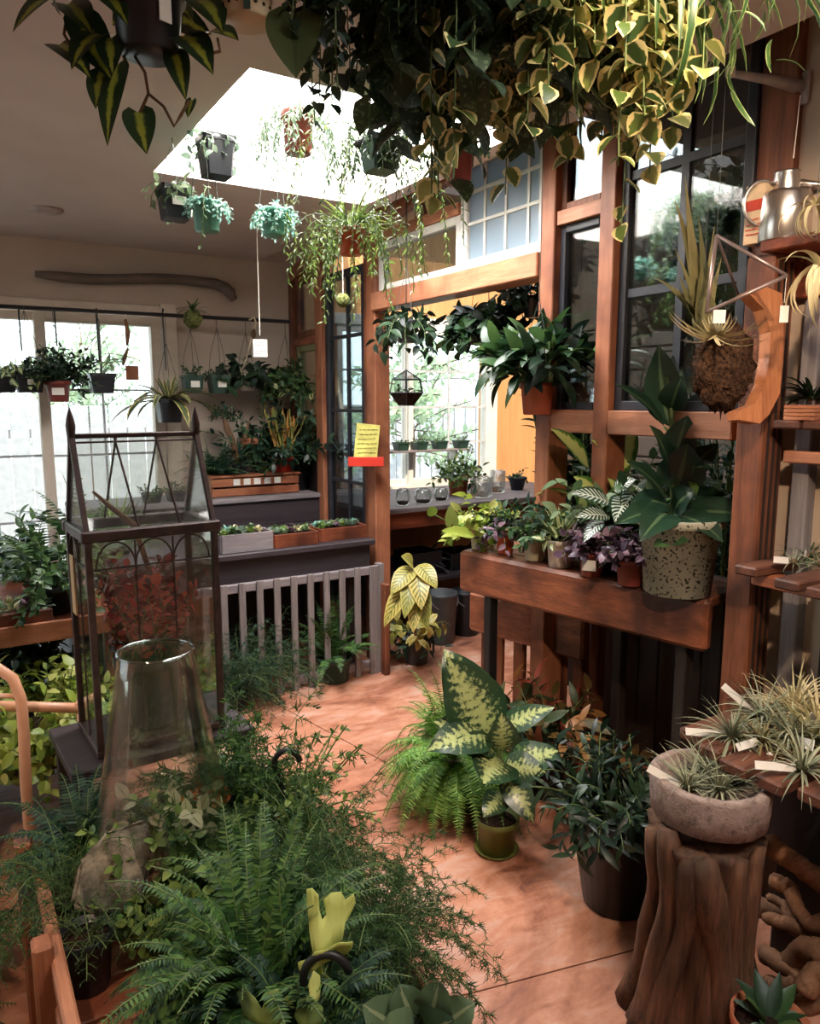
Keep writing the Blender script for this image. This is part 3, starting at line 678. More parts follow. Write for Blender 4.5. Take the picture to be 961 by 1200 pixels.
# ---- rod with hooks along the back wall, driftwood above it
rod = thing('hanging_rod', 'long dark metal rod across the back wall carrying hanging plants', 'rod', (.9, 4.8, 2.12))
obj('rod', tube(MB(), [(-1.4, 4.80, 2.11), (2.04, 4.80, 2.13)], .012, 8), M['black'], rod)
for x in (-.9, 1.45): obj('wall_bracket', bar(MB(), (x, 4.8, 2.125), (x, 5.03, 2.16), .02, .02), M['black'], rod)
d = MB(); x = np.linspace(.525, 1.60, 16)
pts = np.c_[x, np.full(16, 4.985)+.01*np.sin(x*9), 2.335+.012*np.sin(x*6)+.03*(x-.52)]
pts = np.r_[pts, [[1.66, 4.985, 2.345], [1.70, 4.985, 2.315], [1.715, 4.985, 2.28], [1.70, 4.985, 2.265]]]
tube(d, pts, np.r_[[.018, .026], np.full(11, .032), [.032, .034, .036, .037, .036, .028, .012]], 9)
dw = tag(obj('driftwood', d, wood('driftwood_grey', (84, 74, 68), (128, 112, 102), 'x', .85), None, True, True), 'long grey driftwood branch fixed high on the back wall', 'driftwood')
# ---- wire and signs
sg = thing('price_card', 'small white card with handwriting hanging on a long white string', 'sign', at(305, 408, D=3.9))
c = at(305, 408, D=3.9); top = at(304, 268, D=3.9); top = A([c[0], c[1], CH])
obj('hanger', tube(MB(), [c+A([0, 0, .065]), top], .0022, 5), M['string'], sg)
uR = unit(A([RGT[0], RGT[1], 0])+A([.0, .25, 0]))
mb = MB(); bar(mb, c-uR*.036, c+uR*.036, .003, .09, 0); obj('card', mb, M['paper'], sg)
nrm = unit(np.cross(uR, A([0, 0, 1]))); nrm = nrm if nrm @ (CAM-c) > 0 else -nrm
obj('writing', scribble(MB(), c+nrm*.002, uR, (0, 0, 1), .06, .08, 5, .002), M['redink'], sg)
uH = unit(A([RGT[0], RGT[1], 0])); fH = unit(A([FWD[0], FWD[1], 0]))
c = at(429, 541, D=4.25); rl = thing('red_ledge', 'bright red tray fixed to the doorway post under the yellow sign', 'tray', c)
obj('base', bar(MB(), c-uH*.098-A([0, 0, .02])+fH*.03, c+uH*.098-A([0, 0, .02])+fH*.03, .07, .008), M['redpl'], rl)
obj('front_lip', bar(MB(), c-uH*.102-fH*.006, c+uH*.102-fH*.006, .008, .054), M['redpl'], rl)
c2 = at(430, 517, D=4.28); u2 = unit(uH+fH*.15); n2_ = unit(np.cross(u2, A([0, 0, 1]))); n2_ = n2_ if n2_ @ (CAM-c2) > 0 else -n2_; tl = A([.0, 0, 1.])+u2*.10
ys = thing('yellow_sign', 'yellow handwritten sign standing in the red tray of the doorway post', 'sign', c2)
obj('board', bar(MB(), c2-tl*.098, c2+tl*.098, .135, .005, 0, n2_), plain('yellow_card', (196, 188, 104), .7, .2), ys)
obj('writing', scribble(MB(), c2+n2_*.004, u2, tl, .11, .17, 6, .0022), plain('sign_pencil', (120, 112, 60), .8, .2), ys)
# ---- watering can, box, wall bracket at the upper right
p = at(921, 276, X=2.12); wc = A([2.105, p[1]+.0, 2.052])
can = thing('watering_can', 'polished silver watering can standing on the post top beside a small carton', 'watering can', wc)
steel = plain('brushed_steel', (206, 196, 188), .26, .5, .95, var=.03)
mb = MB(); lathe(mb, [(0, 0), (.072, 0), (.075, .004), (.071, .128), (.066, .138), (.036, .146), (.036, .145), (0, .145)], wc, 32); obj('body', mb, steel, can, True, True)
mb = MB(); lathe(mb, [(.037, .144), (.034, .19), (.036, .196), (.031, .196), (.029, .15)], wc, 24); obj('neck', mb, steel, can, True, True)
hx = unit(A([-RGT[0], -RGT[1], 0]))
th = np.linspace(-.5, 1.35, 14)*PI*.55+.9
pts = [wc+hx*(.066+.052*math.sin(a))*1. + A([0, 0, .11+.062*math.cos(a)]) for a in np.linspace(-.55, PI+.25, 14)]
obj('handle', tube(MB(), pts, .006, 8), steel, can, True, True)
obj('spout', tube(MB(), [wc-hx*.03+A([0, 0, .165]), wc-hx*.12+A([0, 0, .158]), wc-hx*.27+A([0, 0, .168])], [.013, .010, .006], 10), steel, can, True, True)
bx = at(888, 225, X=2.06); ca = thing('carton', 'small worn carton with red band on the post top behind the watering can', 'box', (2.08, 1.36, 2.05))
bc = A([2.075, 1.385, 2.135]); obj('box', box(MB(), bc, (.07, .06, .165), .002), plain('carton_card', (206, 178, 146), .8, .2), ca)
mb = MB(); box(mb, bc+A([-.0, 0, .025]), (.0712, .0612, .03), 0); obj('red_band', mb, plain('carton_red', (178, 66, 52), .8, .2), ca)
obj('print', scribble(MB(), bc+A([-.036, 0, -.035]), (0, -1, 0), (0, 0, 1), .045, .06, 4, .002), M['redink'], ca)
br = thing('wall_bracket_arm', 'pale grey metal hook arm sticking out from the right wall', 'bracket', at(935, 105, X=2.24))
a0 = at(940, 103, X=2.20); a1 = at(856, 86, D=2.05)
obj('arm', tube(MB(), [a0, (a0+a1)/2+A([0, 0, .004]), a1], [.020, .013, .009], 10), plain('grey_enamel', (168, 158, 154), .4, .5), br, True, True)
mb = MB(); tube(mb, [a1-A([0, 0, .008]), a1+A([0, 0, .014])], .013, 10); obj('arm_end_cap', mb, M['whitepl'], br)
obj('wall_plate', bar(MB(), a0-A([.006, 0, .05]), a0-A([.006, 0, -.04]), .05, .01, .002, (1, 0, 0)), plain('grey_enamel_plate', (168, 158, 154), .4, .5), br)
wi = tag(obj('hanging_wire', tube(MB(), [at(938, 112, D=2.0), at(930, 185, D=1.98)], .0012, 5), M['string']), 'thin pale wire hanging from the grey hook arm above the watering can', 'wire')
# ---- glass plant house on its stand
FL = A([.314, 2.195, 0]); rzT = math.radians(3)
ex = A([math.cos(rzT), math.sin(rzT), 0]); ey = A([-math.sin(rzT), math.cos(rzT), 0])
TW, TD, Z0, Z1, Z2 = .363, .25, .575, 1.225, 1.50
tp = lambda a, b, z: FL+ex*a*TW+ey*b*TD+A([0, 0, z])
st = thing('low_stand', 'low dark wooden stand under the glass plant house', 'table', FL)
mb = MB(); bar(mb, tp(-.25, .5, .557), tp(1.25, .5, .557), .36, .03); obj('top', mb, M['dark_x'], st)
for a, b in ((-.15, -.1), (1.15, -.1), (-.15, 1.1), (1.15, 1.1)): obj('leg', bar(MB(), tp(a, b, 0), tp(a, b, .54), .045, .045), M['dark_z'], st)
wh = thing('glass_plant_house', 'tall rusty metal framed glass plant house with gabled roof and pointed finials', 'terrarium', tp(.5, .5, Z0))
def bars(name, segs, w, mat=None):
    mb = MB()
    for p, q in segs: bar(mb, p, q, w, w, .002)
    return obj(name, mb, mat or M['rust'], wh)
obj('base', bar(MB(), tp(-.03, .5, Z0+.012), tp(1.03, .5, Z0+.012), TD+.02, .02), M['rust'], wh)
for a in (0, 1):
    for b in (0, 1): bars('corner_post', [(tp(a, b, Z0+.02), tp(a, b, Z1))], .019)
mb = MB()
for p, q in ((tp(-.05, 0, Z1), tp(1.05, 0, Z1)), (tp(-.05, 1, Z1), tp(1.05, 1, Z1)), (tp(0, 0, Z1), tp(0, 1, Z1)), (tp(1, 0, Z1), tp(1, 1, Z1))): bar(mb, p, q, .03, .032, .004)
obj('eave_rail', mb, M['rust'], wh)
for a in (0, 1):
    bars('roof_rib', [(tp(a, 0, Z1), tp(a, .5, Z2)), (tp(a, 1, Z1), tp(a, .5, Z2))], .016)
    c = tp(a, .5, Z2)
    obj('finial', lathe(MB(), [(0, -.03), (.010, -.03), (.011, .0), (.0135, .03), (.009, .055), (0, .085)], c, 12), M['rust'], wh, True, True)
bars('ridge_bar', [(tp(0, .5, Z2), tp(1, .5, Z2))], .014)
bars('glazing_bar', [(tp(0, .47, Z2-.018), tp(1, .47, Z2-.018))], .006)
for f in (.34, .67): bars('glazing_bar', [(tp(f-.02, .5, Z2), tp(f+.06, 0, Z1)), (tp(f, .5, Z2), tp(f-.06, 1, Z1))], .006)
def pane(p):
    mb = MB(); p = A(p); n = unit(np.cross(p[1]-p[0], p[2]-p[0]))*.0012; k = len(p); i = np.arange(k); j = (i+1) % k
    mb.add(np.r_[p-n, p+n], [A([i[::-1]]), A([i+k]), np.stack([i, j, j+k, i+k], 1)]); return mb
dg = M['dirtyglass']
for b in (0, 1): obj('glass_pane', pane([tp(0, b, Z0+.02), tp(1, b, Z0+.02), tp(1, b, Z1), tp(0, b, Z1)]), M['jar'], wh)
for a in (0, 1):
    obj('glass_pane', pane([tp(a, 0, Z0+.02), tp(a, 1, Z0+.02), tp(a, 1, Z1), tp(a, 0, Z1)]), M['jar'], wh)
    obj('gable_pane', pane([tp(a, 0, Z1), tp(a, 1, Z1), tp(a, .5, Z2)]), dg, wh)
for b in (0, 1): obj('roof_pane', pane([tp(0, b, Z1), tp(1, b, Z1), tp(1, .5, Z2), tp(0, .5, Z2)]), dg, wh)
mb = MB()
for k in range(3):
    a0, a1 = .05+k*.3, .35+k*.3; am = (a0+a1)/2
    tube(mb, [tp(a0+(a1-a0)*(.5-.5*math.cos(t)), -.01, Z1-.095+.075*math.sin(t)) for t in np.linspace(0, PI, 12)], .0028, 5)
    if k: tube(mb, [tp(a0, -.01, Z1-.02), tp(a0, -.01, Z0+.02)], .0025, 5)
tube(mb, [tp(0.03, -.01, Z1-.095), tp(.97, -.01, Z1-.095)], .0028, 5)
for b0 in (0, .5):
    tube(mb, [tp(-.01, b0+.5*(.5-.5*math.cos(t)), Z1-.095+.075*math.sin(t)) for t in np.linspace(0, PI, 12)], .0028, 5)
tube(mb, [tp(-.01, .5, Z1-.02), tp(-.01, .5, Z0+.02)], .0025, 5); tube(mb, [tp(-.01, 0, Z1-.095), tp(-.01, 1, Z1-.095)], .0028, 5)
obj('arch_tracery', mb, M['rust'], wh)
sgn = tag(obj('wooden_tag', bar(MB(), tp(-.028, .72, Z1-.26), tp(-.028, .72, Z1-.08), .05, .006, .001, ex), wood('pale_tag', (176, 140, 98), (204, 168, 122), 'z', .6)), 'pale wooden tag hanging on the side of the glass plant house', 'tag')
# ---- open-topped glass cone in front of it
cc = A([.395, 1.80, .46]); cl = thing('glass_cloche', 'clear open-topped conical glass cloche in front of the plant house', 'cloche', cc)
def cone(r0, r1, h, t=.004):
    k = np.linspace(0, 1, 12); o = r0+(r1-r0)*k**.85; return [(a, z) for a, z in zip(o, k*h)]+[(r1-t*.6, h+.003)]+[(a-t, z) for a, z in zip(o[::-1], k[::-1]*h)]
obj('bell', lathe(MB(), cone(.19, .088, .54), cc, 40), M['jar'], cl, True, True)
mb = MB(); lathe(mb, [(.088+.004*math.cos(a), .54+.004*math.sin(a)) for a in np.linspace(0, 2*PI, 9)], cc, 40); obj('rim', mb, glass('rim_glass', (214, 222, 216), .5), cl, True, True)
# ---- wooden trolley full of ferns
ct = thing('wooden_trolley', 'orange timber plant trolley with slatted shelf and low side rails, crowded with ferns', 'trolley', (.45, 1.6, 0))
X0, X1, Y0, Y1, CZ = .10, .80, 1.05, 2.02, .34
for k in range(9): obj('floor_slat', box2(MB(), (X0+.02, Y0+.02+k*.107, CZ-.02), (X1-.02, Y0+.115+k*.107, CZ), .003), M['fir_x'], ct)
for x in (X0, X1-.03):
    if x == X0: obj('side_rail', box2(MB(), (x, Y0, CZ+.085), (x+.028, Y1, CZ+.135), .005), M['fir_y'], ct)
    obj('side_board', box2(MB(), (x, Y0, CZ-.07), (x+.028, Y1, CZ+.03), .005), M['fir_y'], ct)
for y in (Y0, Y1-.03): obj('end_board', box2(MB(), (X0+.03, y, CZ-.07), (X1-.03, y+.028, CZ+.05), .005), M['fir_x'], ct)
for x in (X0-.012, X1-.03):
    for y in (Y0+.02, (Y0+Y1)/2, Y1-.07): obj('leg', box2(MB(), (x-.02, y, 0), (x+.02, y+.05, CZ+(.17 if x < X0+.1 else -.02)), .006), M['fir_z'], ct)
# ---- bent cane chair at the left edge
cane = plain('peeled_cane', (206, 150, 118), .4, .5, var=.08, scale=6)
ch = thing('cane_chair', 'bent pale cane chair arm and rail at the left, before the green plant bench', 'chair', at(20, 900, Z=0))
p = [at(-30, 772, D=2.25), at(-5, 782, D=2.25), at(15, 795, D=2.25), at(25, 820, D=2.25), at(28, 860, D=2.25), at(30, 915, D=2.25)]
p.append(A([p[-1][0], p[-1][1], 0])); obj('arm', tube(MB(), p, .017, 10), cane, ch, True, True)
q = [at(-60, 826, D=2.38), at(30, 828, D=2.42), at(100, 830, D=2.46)]; obj('rail', tube(MB(), q, .017, 10), cane, ch, True, True)
for k, (u_, d_) in enumerate(((-40, 2.4), (95, 2.46))):
    a = at(u_, 828, D=d_); obj('leg', tube(MB(), [a+A([0, 0, .02]), A([a[0], a[1], 0])], .016, 8), cane, ch, True, True)
a = at(-8, 815, D=2.27); obj('stretcher', tube(MB(), [a, at(26, 816, D=2.25)], .008, 8), cane, ch, True, True)
# ---- long bench at the left under the glass doors
lb = thing('window_bench', 'long reddish timber plant bench along the glass doors at the left', 'bench', (.1, 3.6, 0))
obj('top', box2(MB(), (-.9, 3.17, .70), (.56, 4.4, .735), .004), M['red_x'], lb); obj('front_board', box2(MB(), (-.9, 3.15, .66), (.56, 3.17, .74), .003), M['fir_x'], lb)
for x, y in ((-.85, 3.2), (.5, 3.2), (.5, 4.3), (-.85, 4.3)): obj('leg', box2(MB(), (x, y, 0), (x+.05, y+.05, .70)), M['red_z'], lb)
obj('lower_shelf', box2(MB(), (-.85, 2.78, .30), (.52, 4.35, .33), .003), M['dark_x'], lb)
# ---- tree stump with a stone bowl
def stump_w(th, z): return .09*np.sin(3*th+z*5+.7)+.06*np.sin(5*th-z*4.5)+.05*np.sin(8*th+z*9)+.03*np.sin(13*th-7*z)
zz = np.linspace(0, .535, 26); rr = np.interp(zz, [0, .06, .2, .36, .48, .535], [.150, .132, .112, .105, .118, .128])
scn = A([1.545, 1.075, 0]); stp = thing('tree_stump', 'gnarled fluted brown tree stump pedestal carrying the round stone bowl', 'stump', scn)
barkm = wood('stump_wood', (46, 32, 26), (128, 88, 62), 'z', .75, (60, 44, 36), 1.3)
obj('trunk', lathe(MB(), np.r_[np.c_[rr, zz], [[0, .535]]], scn, 72, stump_w), barkm, stp, True, True)
for a, r0, r1, lean in ((2.35, .034, .026, .4), (3.0, .036, .030, .15), (3.35, .03, .032, .5), (4.15, .036, .040, -.65), (4.45, .040, .026, .2), (4.95, .03, .028, .6), (5.6, .036, .03, -.3), (.6, .03, .03, .3), (1.6, .03, .03, -.2)):
    k = np.linspace(0, 1, 12); R = np.interp(k, [0, .3, .7, 1], [.152, .122, .108, .122]); an = a+lean*(k-.5)+.08*np.sin(k*7+a)
    obj('root_rib', tube(MB(), np.c_[scn[0]+R*np.cos(an), scn[1]+R*np.sin(an), k*(.53 if a != 3.0 else .57)+.002], np.interp(k, [0, .35, .8, 1], [r0*1.3, r0*.8, r1, r1*.9])+.004*np.sin(k*13+a), 10), barkm, stp, True, True)
sb_ = sb = scn+A([.012, 0, .572]); bowl = thing('stone_bowl', 'rough grey-pink stone bowl of air plants on top of the tree stump', 'bowl', sb)
t = NT('porous_stone'); nz = t.noise(t.coord(), 40, 6, .7); n2 = t.noise(t.coord(), 9, 3)
stone = t.done(t.bsdf(t.mix(n2, t.ramp(nz, [(.36, (58, 50, 48)), (.46, (128, 112, 106)), (.7, (164, 146, 140))]), lin((150, 128, 118))), .9, .2, 0, nz, .8, .01))
obj('bowl', lathe(MB(), [(0, 0), (.128, .0), (.138, .006), (.143, .05), (.145, .098), (.141, .106), (.128, .108), (.118, .104), (.113, .07), (0, .065)], sb, 56, lambda th, z: .008*np.sin(9*th+20*z)+.006*np.sin(17*th-30*z)), stone, bowl, True, True)
# ---- driftwood heap and black tub by the stump
def drift(label, pts, r, n=9):
    k = len(pts); pts = A(pts); s = np.linspace(0, k-1, k*5); P = np.stack([np.interp(s, np.arange(k), pts[:, i]) for i in range(3)], 1)
    P[1:-1] = (P[:-2]+P[1:-1]*2+P[2:])/4; P += rng.normal(0, .0015, P.shape); R = r*(1+.12*np.sin(s*2.1+r*300)); R[0] *= .5; R[-1] *= .4
    tag(obj('driftwood_piece', tube(MB(), P, R, n), M['drift_o'], None, True, True), label, 'driftwood', 'driftwood heap by the stump')
M['drift_o'] = wood('tan_driftwood', (104, 68, 46), (168, 122, 90), 'x', .75, (86, 58, 42))
dd = lambda px, py, D: at(px, py, D=D)
drift('thick pale bleached branch slanting down behind the stump, topmost of the driftwood heap', [dd(895, 985, 1.95), dd(930, 1010, 1.92), dd(985, 1050, 1.9)], .030)
drift('twisted hooked driftwood piece under the pale bleached branch', [dd(900, 1030, 1.98), dd(925, 1040, 1.95), dd(935, 1065, 1.9), dd(950, 1085, 1.86), dd(985, 1075, 1.86)], .020)
drift('thin dark driftwood stick crossing the middle of the heap', [dd(895, 1075, 1.95), dd(930, 1085, 1.9), dd(990, 1105, 1.85)], .018)
drift('knobbly orange-tan driftwood root lowest in the heap', [dd(925, 1130, 1.9), dd(945, 1110, 1.84), dd(965, 1120, 1.8), dd(1000, 1115, 1.8)], .032)
drift('brown driftwood stick leaning low beside the stump behind the terracotta bowl', [dd(890, 1115, 1.95), dd(925, 1135, 1.88), dd(960, 1160, 1.8)], .022)
drift('short tan driftwood knob at the right edge above the terracotta bowl', [dd(940, 1165, 1.78), dd(955, 1140, 1.78), dd(990, 1135, 1.75)], .026)
p = at(940, 960, D=2.15); tub = thing('black_tub', 'square black tub under the slatted shelf above the driftwood', 'tub', (2.02, 1.0, .33))
mb = MB(); box2(mb, (1.86, .84, .335), (2.19, 1.2, .60), .01); obj('body', mb, M['blackpl'], tub); obj('rim', box2(MB(), (1.85, .83, .585), (2.2, 1.094, .61), .006), M['blackpl'], tub)
bk = thing('low_crate', 'low dark timber block under the square black tub', 'block', (2.02, 1.0, 0)); obj('body', box2(MB(), (1.88, .86, 0), (2.19, 1.08, .333), .008), M['dark_z'], bk)
# ---- wrought iron hooks
drift('thin grey-brown driftwood root curling behind the hooked piece in the heap', [dd(900, 1050, 2.05), dd(920, 1062, 2.02), dd(928, 1090, 1.98), dd(955, 1098, 1.95)], .014)
drift('dark flat driftwood length lying deep in the heap under the black tub', [dd(880, 1060, 2.1), dd(930, 1075, 2.05), dd(990, 1085, 2.0)], .026)
drift('short forked tan driftwood stub lowest beside the tree stump', [dd(895, 1150, 1.92), dd(915, 1158, 1.88), dd(935, 1152, 1.84)], .020)
drift('grey-brown driftwood length on the floor behind the terracotta bowl', [dd(900, 1175, 1.86), dd(940, 1180, 1.8), dd(985, 1172, 1.76)], .024)
def iron(label, pts, r=.008):
    tag(obj('iron_hook', tube(MB(), pts, r, 8), M['black'], None, True, True), label, 'iron hook', 'iron hooks among the ferns')
def hook(px, py, w, D, label, h):
    c = at(px, py, D=D); u = A([RGT[0], RGT[1], 0]); P = [c+u*w*math.cos(a)+A([0, 0, w*math.sin(a)*1.2]) for a in np.linspace(.3, PI, 12)]
    P += [P[-1]+u*.03-A([0, 0, .10]), P[-1]+u*.075-A([0, 0, .2]), A([P[-1][0]+u[0]*.08, P[-1][1]+u[1]*.08, h])]; iron(label, P)
hook(337, 897, .036, 2.0, 'dark wrought iron hook rising among the ferns, farther one, at the aisle edge', .342)
hook(383, 1148, .042, 1.32, 'dark wrought iron hook nearest the viewer, in front of the pale lobed fern', .342)
# ================================================================ plants: recipes
dk = [(20, 36, 27), (30, 50, 35), (44, 66, 42)]
mid = [(36, 62, 38), (54, 84, 46), (78, 106, 56)]
lite = [(84, 112, 54), (112, 138, 66), (140, 160, 84)]
grey = [(88, 108, 92), (116, 136, 116), (140, 156, 134)]
teal = [(104, 154, 140), (134, 180, 164), (166, 202, 188)]
LM = {
    'dk': leafmat('dark_leaf', dk), 'mid': leafmat('green_leaf', mid), 'lite': leafmat('light_leaf', lite, trans=.3), 'grey': leafmat('grey_leaf', grey, rough=.6),
    'teal': leafmat('burro_leaf', teal, rough=.6), 'fern': leafmat('fern_leaf', [(36, 68, 36), (54, 92, 44), (82, 118, 54)], rough=.55, trans=.3),
    'fernl': leafmat('bright_fern_leaf', [(84, 132, 54), (112, 158, 66), (142, 182, 88)], rough=.55, trans=.35),
    'fernd': leafmat('deep_fern_leaf', [(24, 52, 40), (36, 68, 50), (56, 88, 62)], rough=.55, trans=.25),
    'asp': leafmat('asparagus_needle', [(34, 66, 40), (52, 88, 48), (74, 110, 60)], rough=.6, trans=.2),
    'brasil': leafmat('brasil_leaf', [(28, 46, 30), (40, 60, 34)], 'centre', (146, 150, 56), .35, .18, .5, .16),
    'satin': leafmat('satin_leaf', [(34, 52, 40), (46, 66, 46), (62, 78, 50)], 'speckle', (112, 128, 94), .5),
    'njoy': leafmat('njoy_leaf', [(54, 78, 40), (76, 98, 46), (100, 116, 56), (150, 150, 86)], 'margin', (216, 202, 142), .4, .25, .5, .42),
    'spider': leafmat('spider_leaf', [(52, 84, 44), (70, 102, 54)], 'margin', (150, 162, 104), .4, .25, .5, .34),
    'agave': leafmat('agave_leaf', [(66, 78, 52), (82, 92, 58)], 'margin', (196, 176, 104), .5, .05, .4, .34),
    'dieff': leafmat('dieffenbachia_leaf', [(40, 68, 46), (48, 76, 50)], 'feather', (186, 196, 130), .3, .15, .6),
    'dieffy': leafmat('yellow_dieffenbachia_leaf', [(70, 118, 46), (80, 126, 50)], 'centre', (208, 214, 132), .3, .3, .5, .55),
    'zebra': leafmat('zebra_leaf', [(32, 60, 44), (38, 66, 46)], 'veins', (214, 220, 206), .35, .12, .5),
    'croton': leafmat('croton_leaf', [(206, 182, 104), (196, 176, 92), (150, 150, 70)], 'veins', (104, 110, 48), .4, .2, .5),
    'crotonr': leafmat('red_croton_leaf', [(136, 62, 44), (70, 74, 38), (160, 104, 54), (44, 60, 34), (54, 72, 40)], trans=.25),
    'purple': leafmat('purple_leaf', [(58, 40, 56), (92, 66, 84), (134, 104, 116)], trans=.12), 'red': leafmat('red_leaf', [(104, 26, 32), (160, 46, 44), (196, 86, 62), (70, 22, 30)], trans=.3),
    'neon': leafmat('neon_leaf', [(134, 152, 56), (164, 172, 76), (96, 124, 46), (190, 190, 110)], trans=.35), 'white': leafmat('pale_spotted_leaf', [(224, 212, 176), (206, 200, 156)], 'rib', (150, 156, 106), .5),
    'stag': leafmat('staghorn_leaf', [(184, 194, 104), (204, 210, 126)], rough=.6, trans=.3), 'air': leafmat('air_plant_leaf', [(126, 128, 104), (158, 156, 128), (104, 112, 88)], rough=.8, trans=.1),
    'airp': leafmat('pale_air_plant_leaf', [(206, 190, 150), (178, 166, 122)], rough=.7, trans=.1), 'airo': leafmat('olive_air_plant_leaf', [(86, 84, 50), (112, 106, 66), (134, 122, 82)], rough=.8, trans=.1),
    'pencil': leafmat('pencil_cactus_stem', [(120, 140, 70), (170, 150, 80), (196, 128, 66)], rough=.5, trans=.1), 'variegw': leafmat('white_variegated_leaf', [(60, 96, 52), (82, 114, 62)], 'centre', (206, 210, 160), .4, .25, .5, .42),
    'big': leafmat('large_dark_leaf', [(26, 50, 36), (34, 60, 42)], 'rib', (78, 100, 68), .32, .12, .6), 'moss': leafmat('moss', [(58, 72, 34), (84, 92, 48)], rough=.9, trans=.1), 'ivyw': leafmat('pale_ivy_leaf', [(128, 150, 112), (154, 170, 132), (92, 122, 84)], trans=.3),
}
def trail(n, ln, droop=4.5, k=16, L=(.05, .07), W=(.75, .9), shape='heart', leaf='mid', elev=(.1, 1.1), rad=.05, top=10, bend=.6, seg=5, M=12, wig=.12, stem='stem', angle=1.1, across=3):
    """vines that spill over the rim, plus a crown of leaves"""
    p = stems(n, ln, elev, droop, M, rad=rad, wig=wig); mb, sb = MB(), MB(); strands(p, .0016, sb)
    dress(mb, p, k, L, W, angle, 'spiral', shape, bend, .25, seg, .12, 1, 'const', 1.0, 0, across)
    return [('foliage', mb, LM[leaf]), ('stems', sb, M_[stem])]
M_ = M
def bush(n, ln, k=12, L=(.04, .06), W=(.45, .6), shape='ovate', leaf='mid', elev=(.3, 1.5), droop=1.2, rad=.03, bend=.5, seg=4, M=8, angle=.9, style='spiral', stem='stem', s0=.25, wig=.1, sr=.002, upb=.8):
    p = stems(n, ln, elev, droop, M, rad=rad, wig=wig); mb, sb = MB(), MB(); strands(p, sr, sb)
    dress(mb, p, k, L, W, angle, style, shape, bend, .2, seg, s0, 1, 'const', upb)
    return [('foliage', mb, LM[leaf]), ('stems', sb, M_[stem])]
def fern(n, ln, k=26, L=(.028, .036), leaf='fern', elev=(.5, 1.45), droop=2.4, rad=.02, W=.34, angle=1.25, M=12, s0=.1, seg=2, stem='stem', wig=.03, bend=.4):
    """arching fronds, each with opposite leaflets tapering to the tip"""
    p = stems(n, ln, elev, droop, M, rad=rad, wig=wig); mb, sb = MB(), MB(); strands(p, .0014, sb)
    dress(mb, p, k, L, W, angle, 'pair', 'pinna', bend, .1, seg, s0, 1, 'fern', rnd=.2)
    return [('fronds', mb, LM[leaf]), ('frond_stems', sb, M_[stem])]
def feather(n, ln, k=12, side=(.05, .08), kk=9, L=(.012, .018), leaf='asp', elev=(.3, 1.4), droop=1.8, rad=.02, W=.14, M=9, angle=.95, seg=1, shape='spike', wig=.05):
    """finely divided plumes: side shoots carrying needles"""
    p = stems(n, ln, elev, droop, M, rad=rad, wig=wig); mb, sb = MB(), MB(); strands(p, .0013, sb, 3)
    P, T, s = along(p, k, .15, 1); N = P.shape[0]*k; P = P.reshape(-1, 3); T = T.reshape(-1, 3)
    sd = unit(np.cross(T, A([0, 0, 1.])+rng.normal(0, .3, T.shape)))*np.where(np.arange(N) % 2, 1, -1)[:, None]
    d = unit(T*.55+sd+rng.normal(0, .2, T.shape)); ln2 = U(side, N)*(1.1-.7*s.ravel())
    q = np.stack([P+d*(ln2*t)[:, None]-A([0, 0, 1.])*(ln2*.3*t*t)[:, None] for t in np.linspace(0, 1, 4)], 1); strands(q, .0007, sb, 3)
    dress(mb, q, kk, L, W, angle, 'spiral', shape, .2, .1, seg, .05, 1, 'const', .3)
    return [('foliage', mb, LM[leaf]), ('stems', sb, M_['stem'])]
def crown(n, L, W, elev, bend, leaf, shape='strap', rad=.012, seg=7, fold=.35, wave=0.):
    mb = MB(); rosette(mb, n, L, W, elev, bend, shape, fold, seg, rad=rad, wave=wave); return [('foliage', mb, LM[leaf])]
def fol_move(f, d):
    for x in f: x[1].move(d)
    return f
# ---------------------------------------------------------------- pots
def pot_round(r, h, taper=.76, lip=.018, n=28):
    lh = min(lip*1.6, h*.2); b = r*taper; rb = b+(r*.93-b)*(1-lh/h); t = max(.003, r*.05)
    return lathe(MB(), [(0, 0), (b*.93, 0), (b, .004), (rb, h-lh), (r, h-lh+.001), (r*1.0, h-.002), (r-.002, h), (r-t, h), (rb-t, h*.7), (0, h*.7)], (0, 0, 0), n)
def pot_square(r, h, taper=.78):
    mb = MB(); lv = [(r*taper, 0), (r*.96, h*.84), (r*1.03, h*.84), (r*1.03, h), (r*.95, h), (r*.9, h*.7)]
    c = []
    for q, z in lv:
        e = q*.16
        for sx, sy in ((1, 1), (-1, 1), (-1, -1), (1, -1)):
            a = [(sx*q, sy*(q-e)), (sx*(q-e), sy*q)]
            if sx*sy < 0: a = a[::-1]
            c += [(x, y, z) for x, y in a]
    k = len(lv); i, j = np.meshgrid(np.arange(k-1), np.arange(8), indexing='ij'); j2 = (j+1) % 8
    mb.add(c, [np.stack([i*8+j, i*8+j2, (i+1)*8+j2, (i+1)*8+j], -1).reshape(-1, 4), A([np.arange(8)[::-1]]), A([np.arange(8)+(k-1)*8])]); return mb
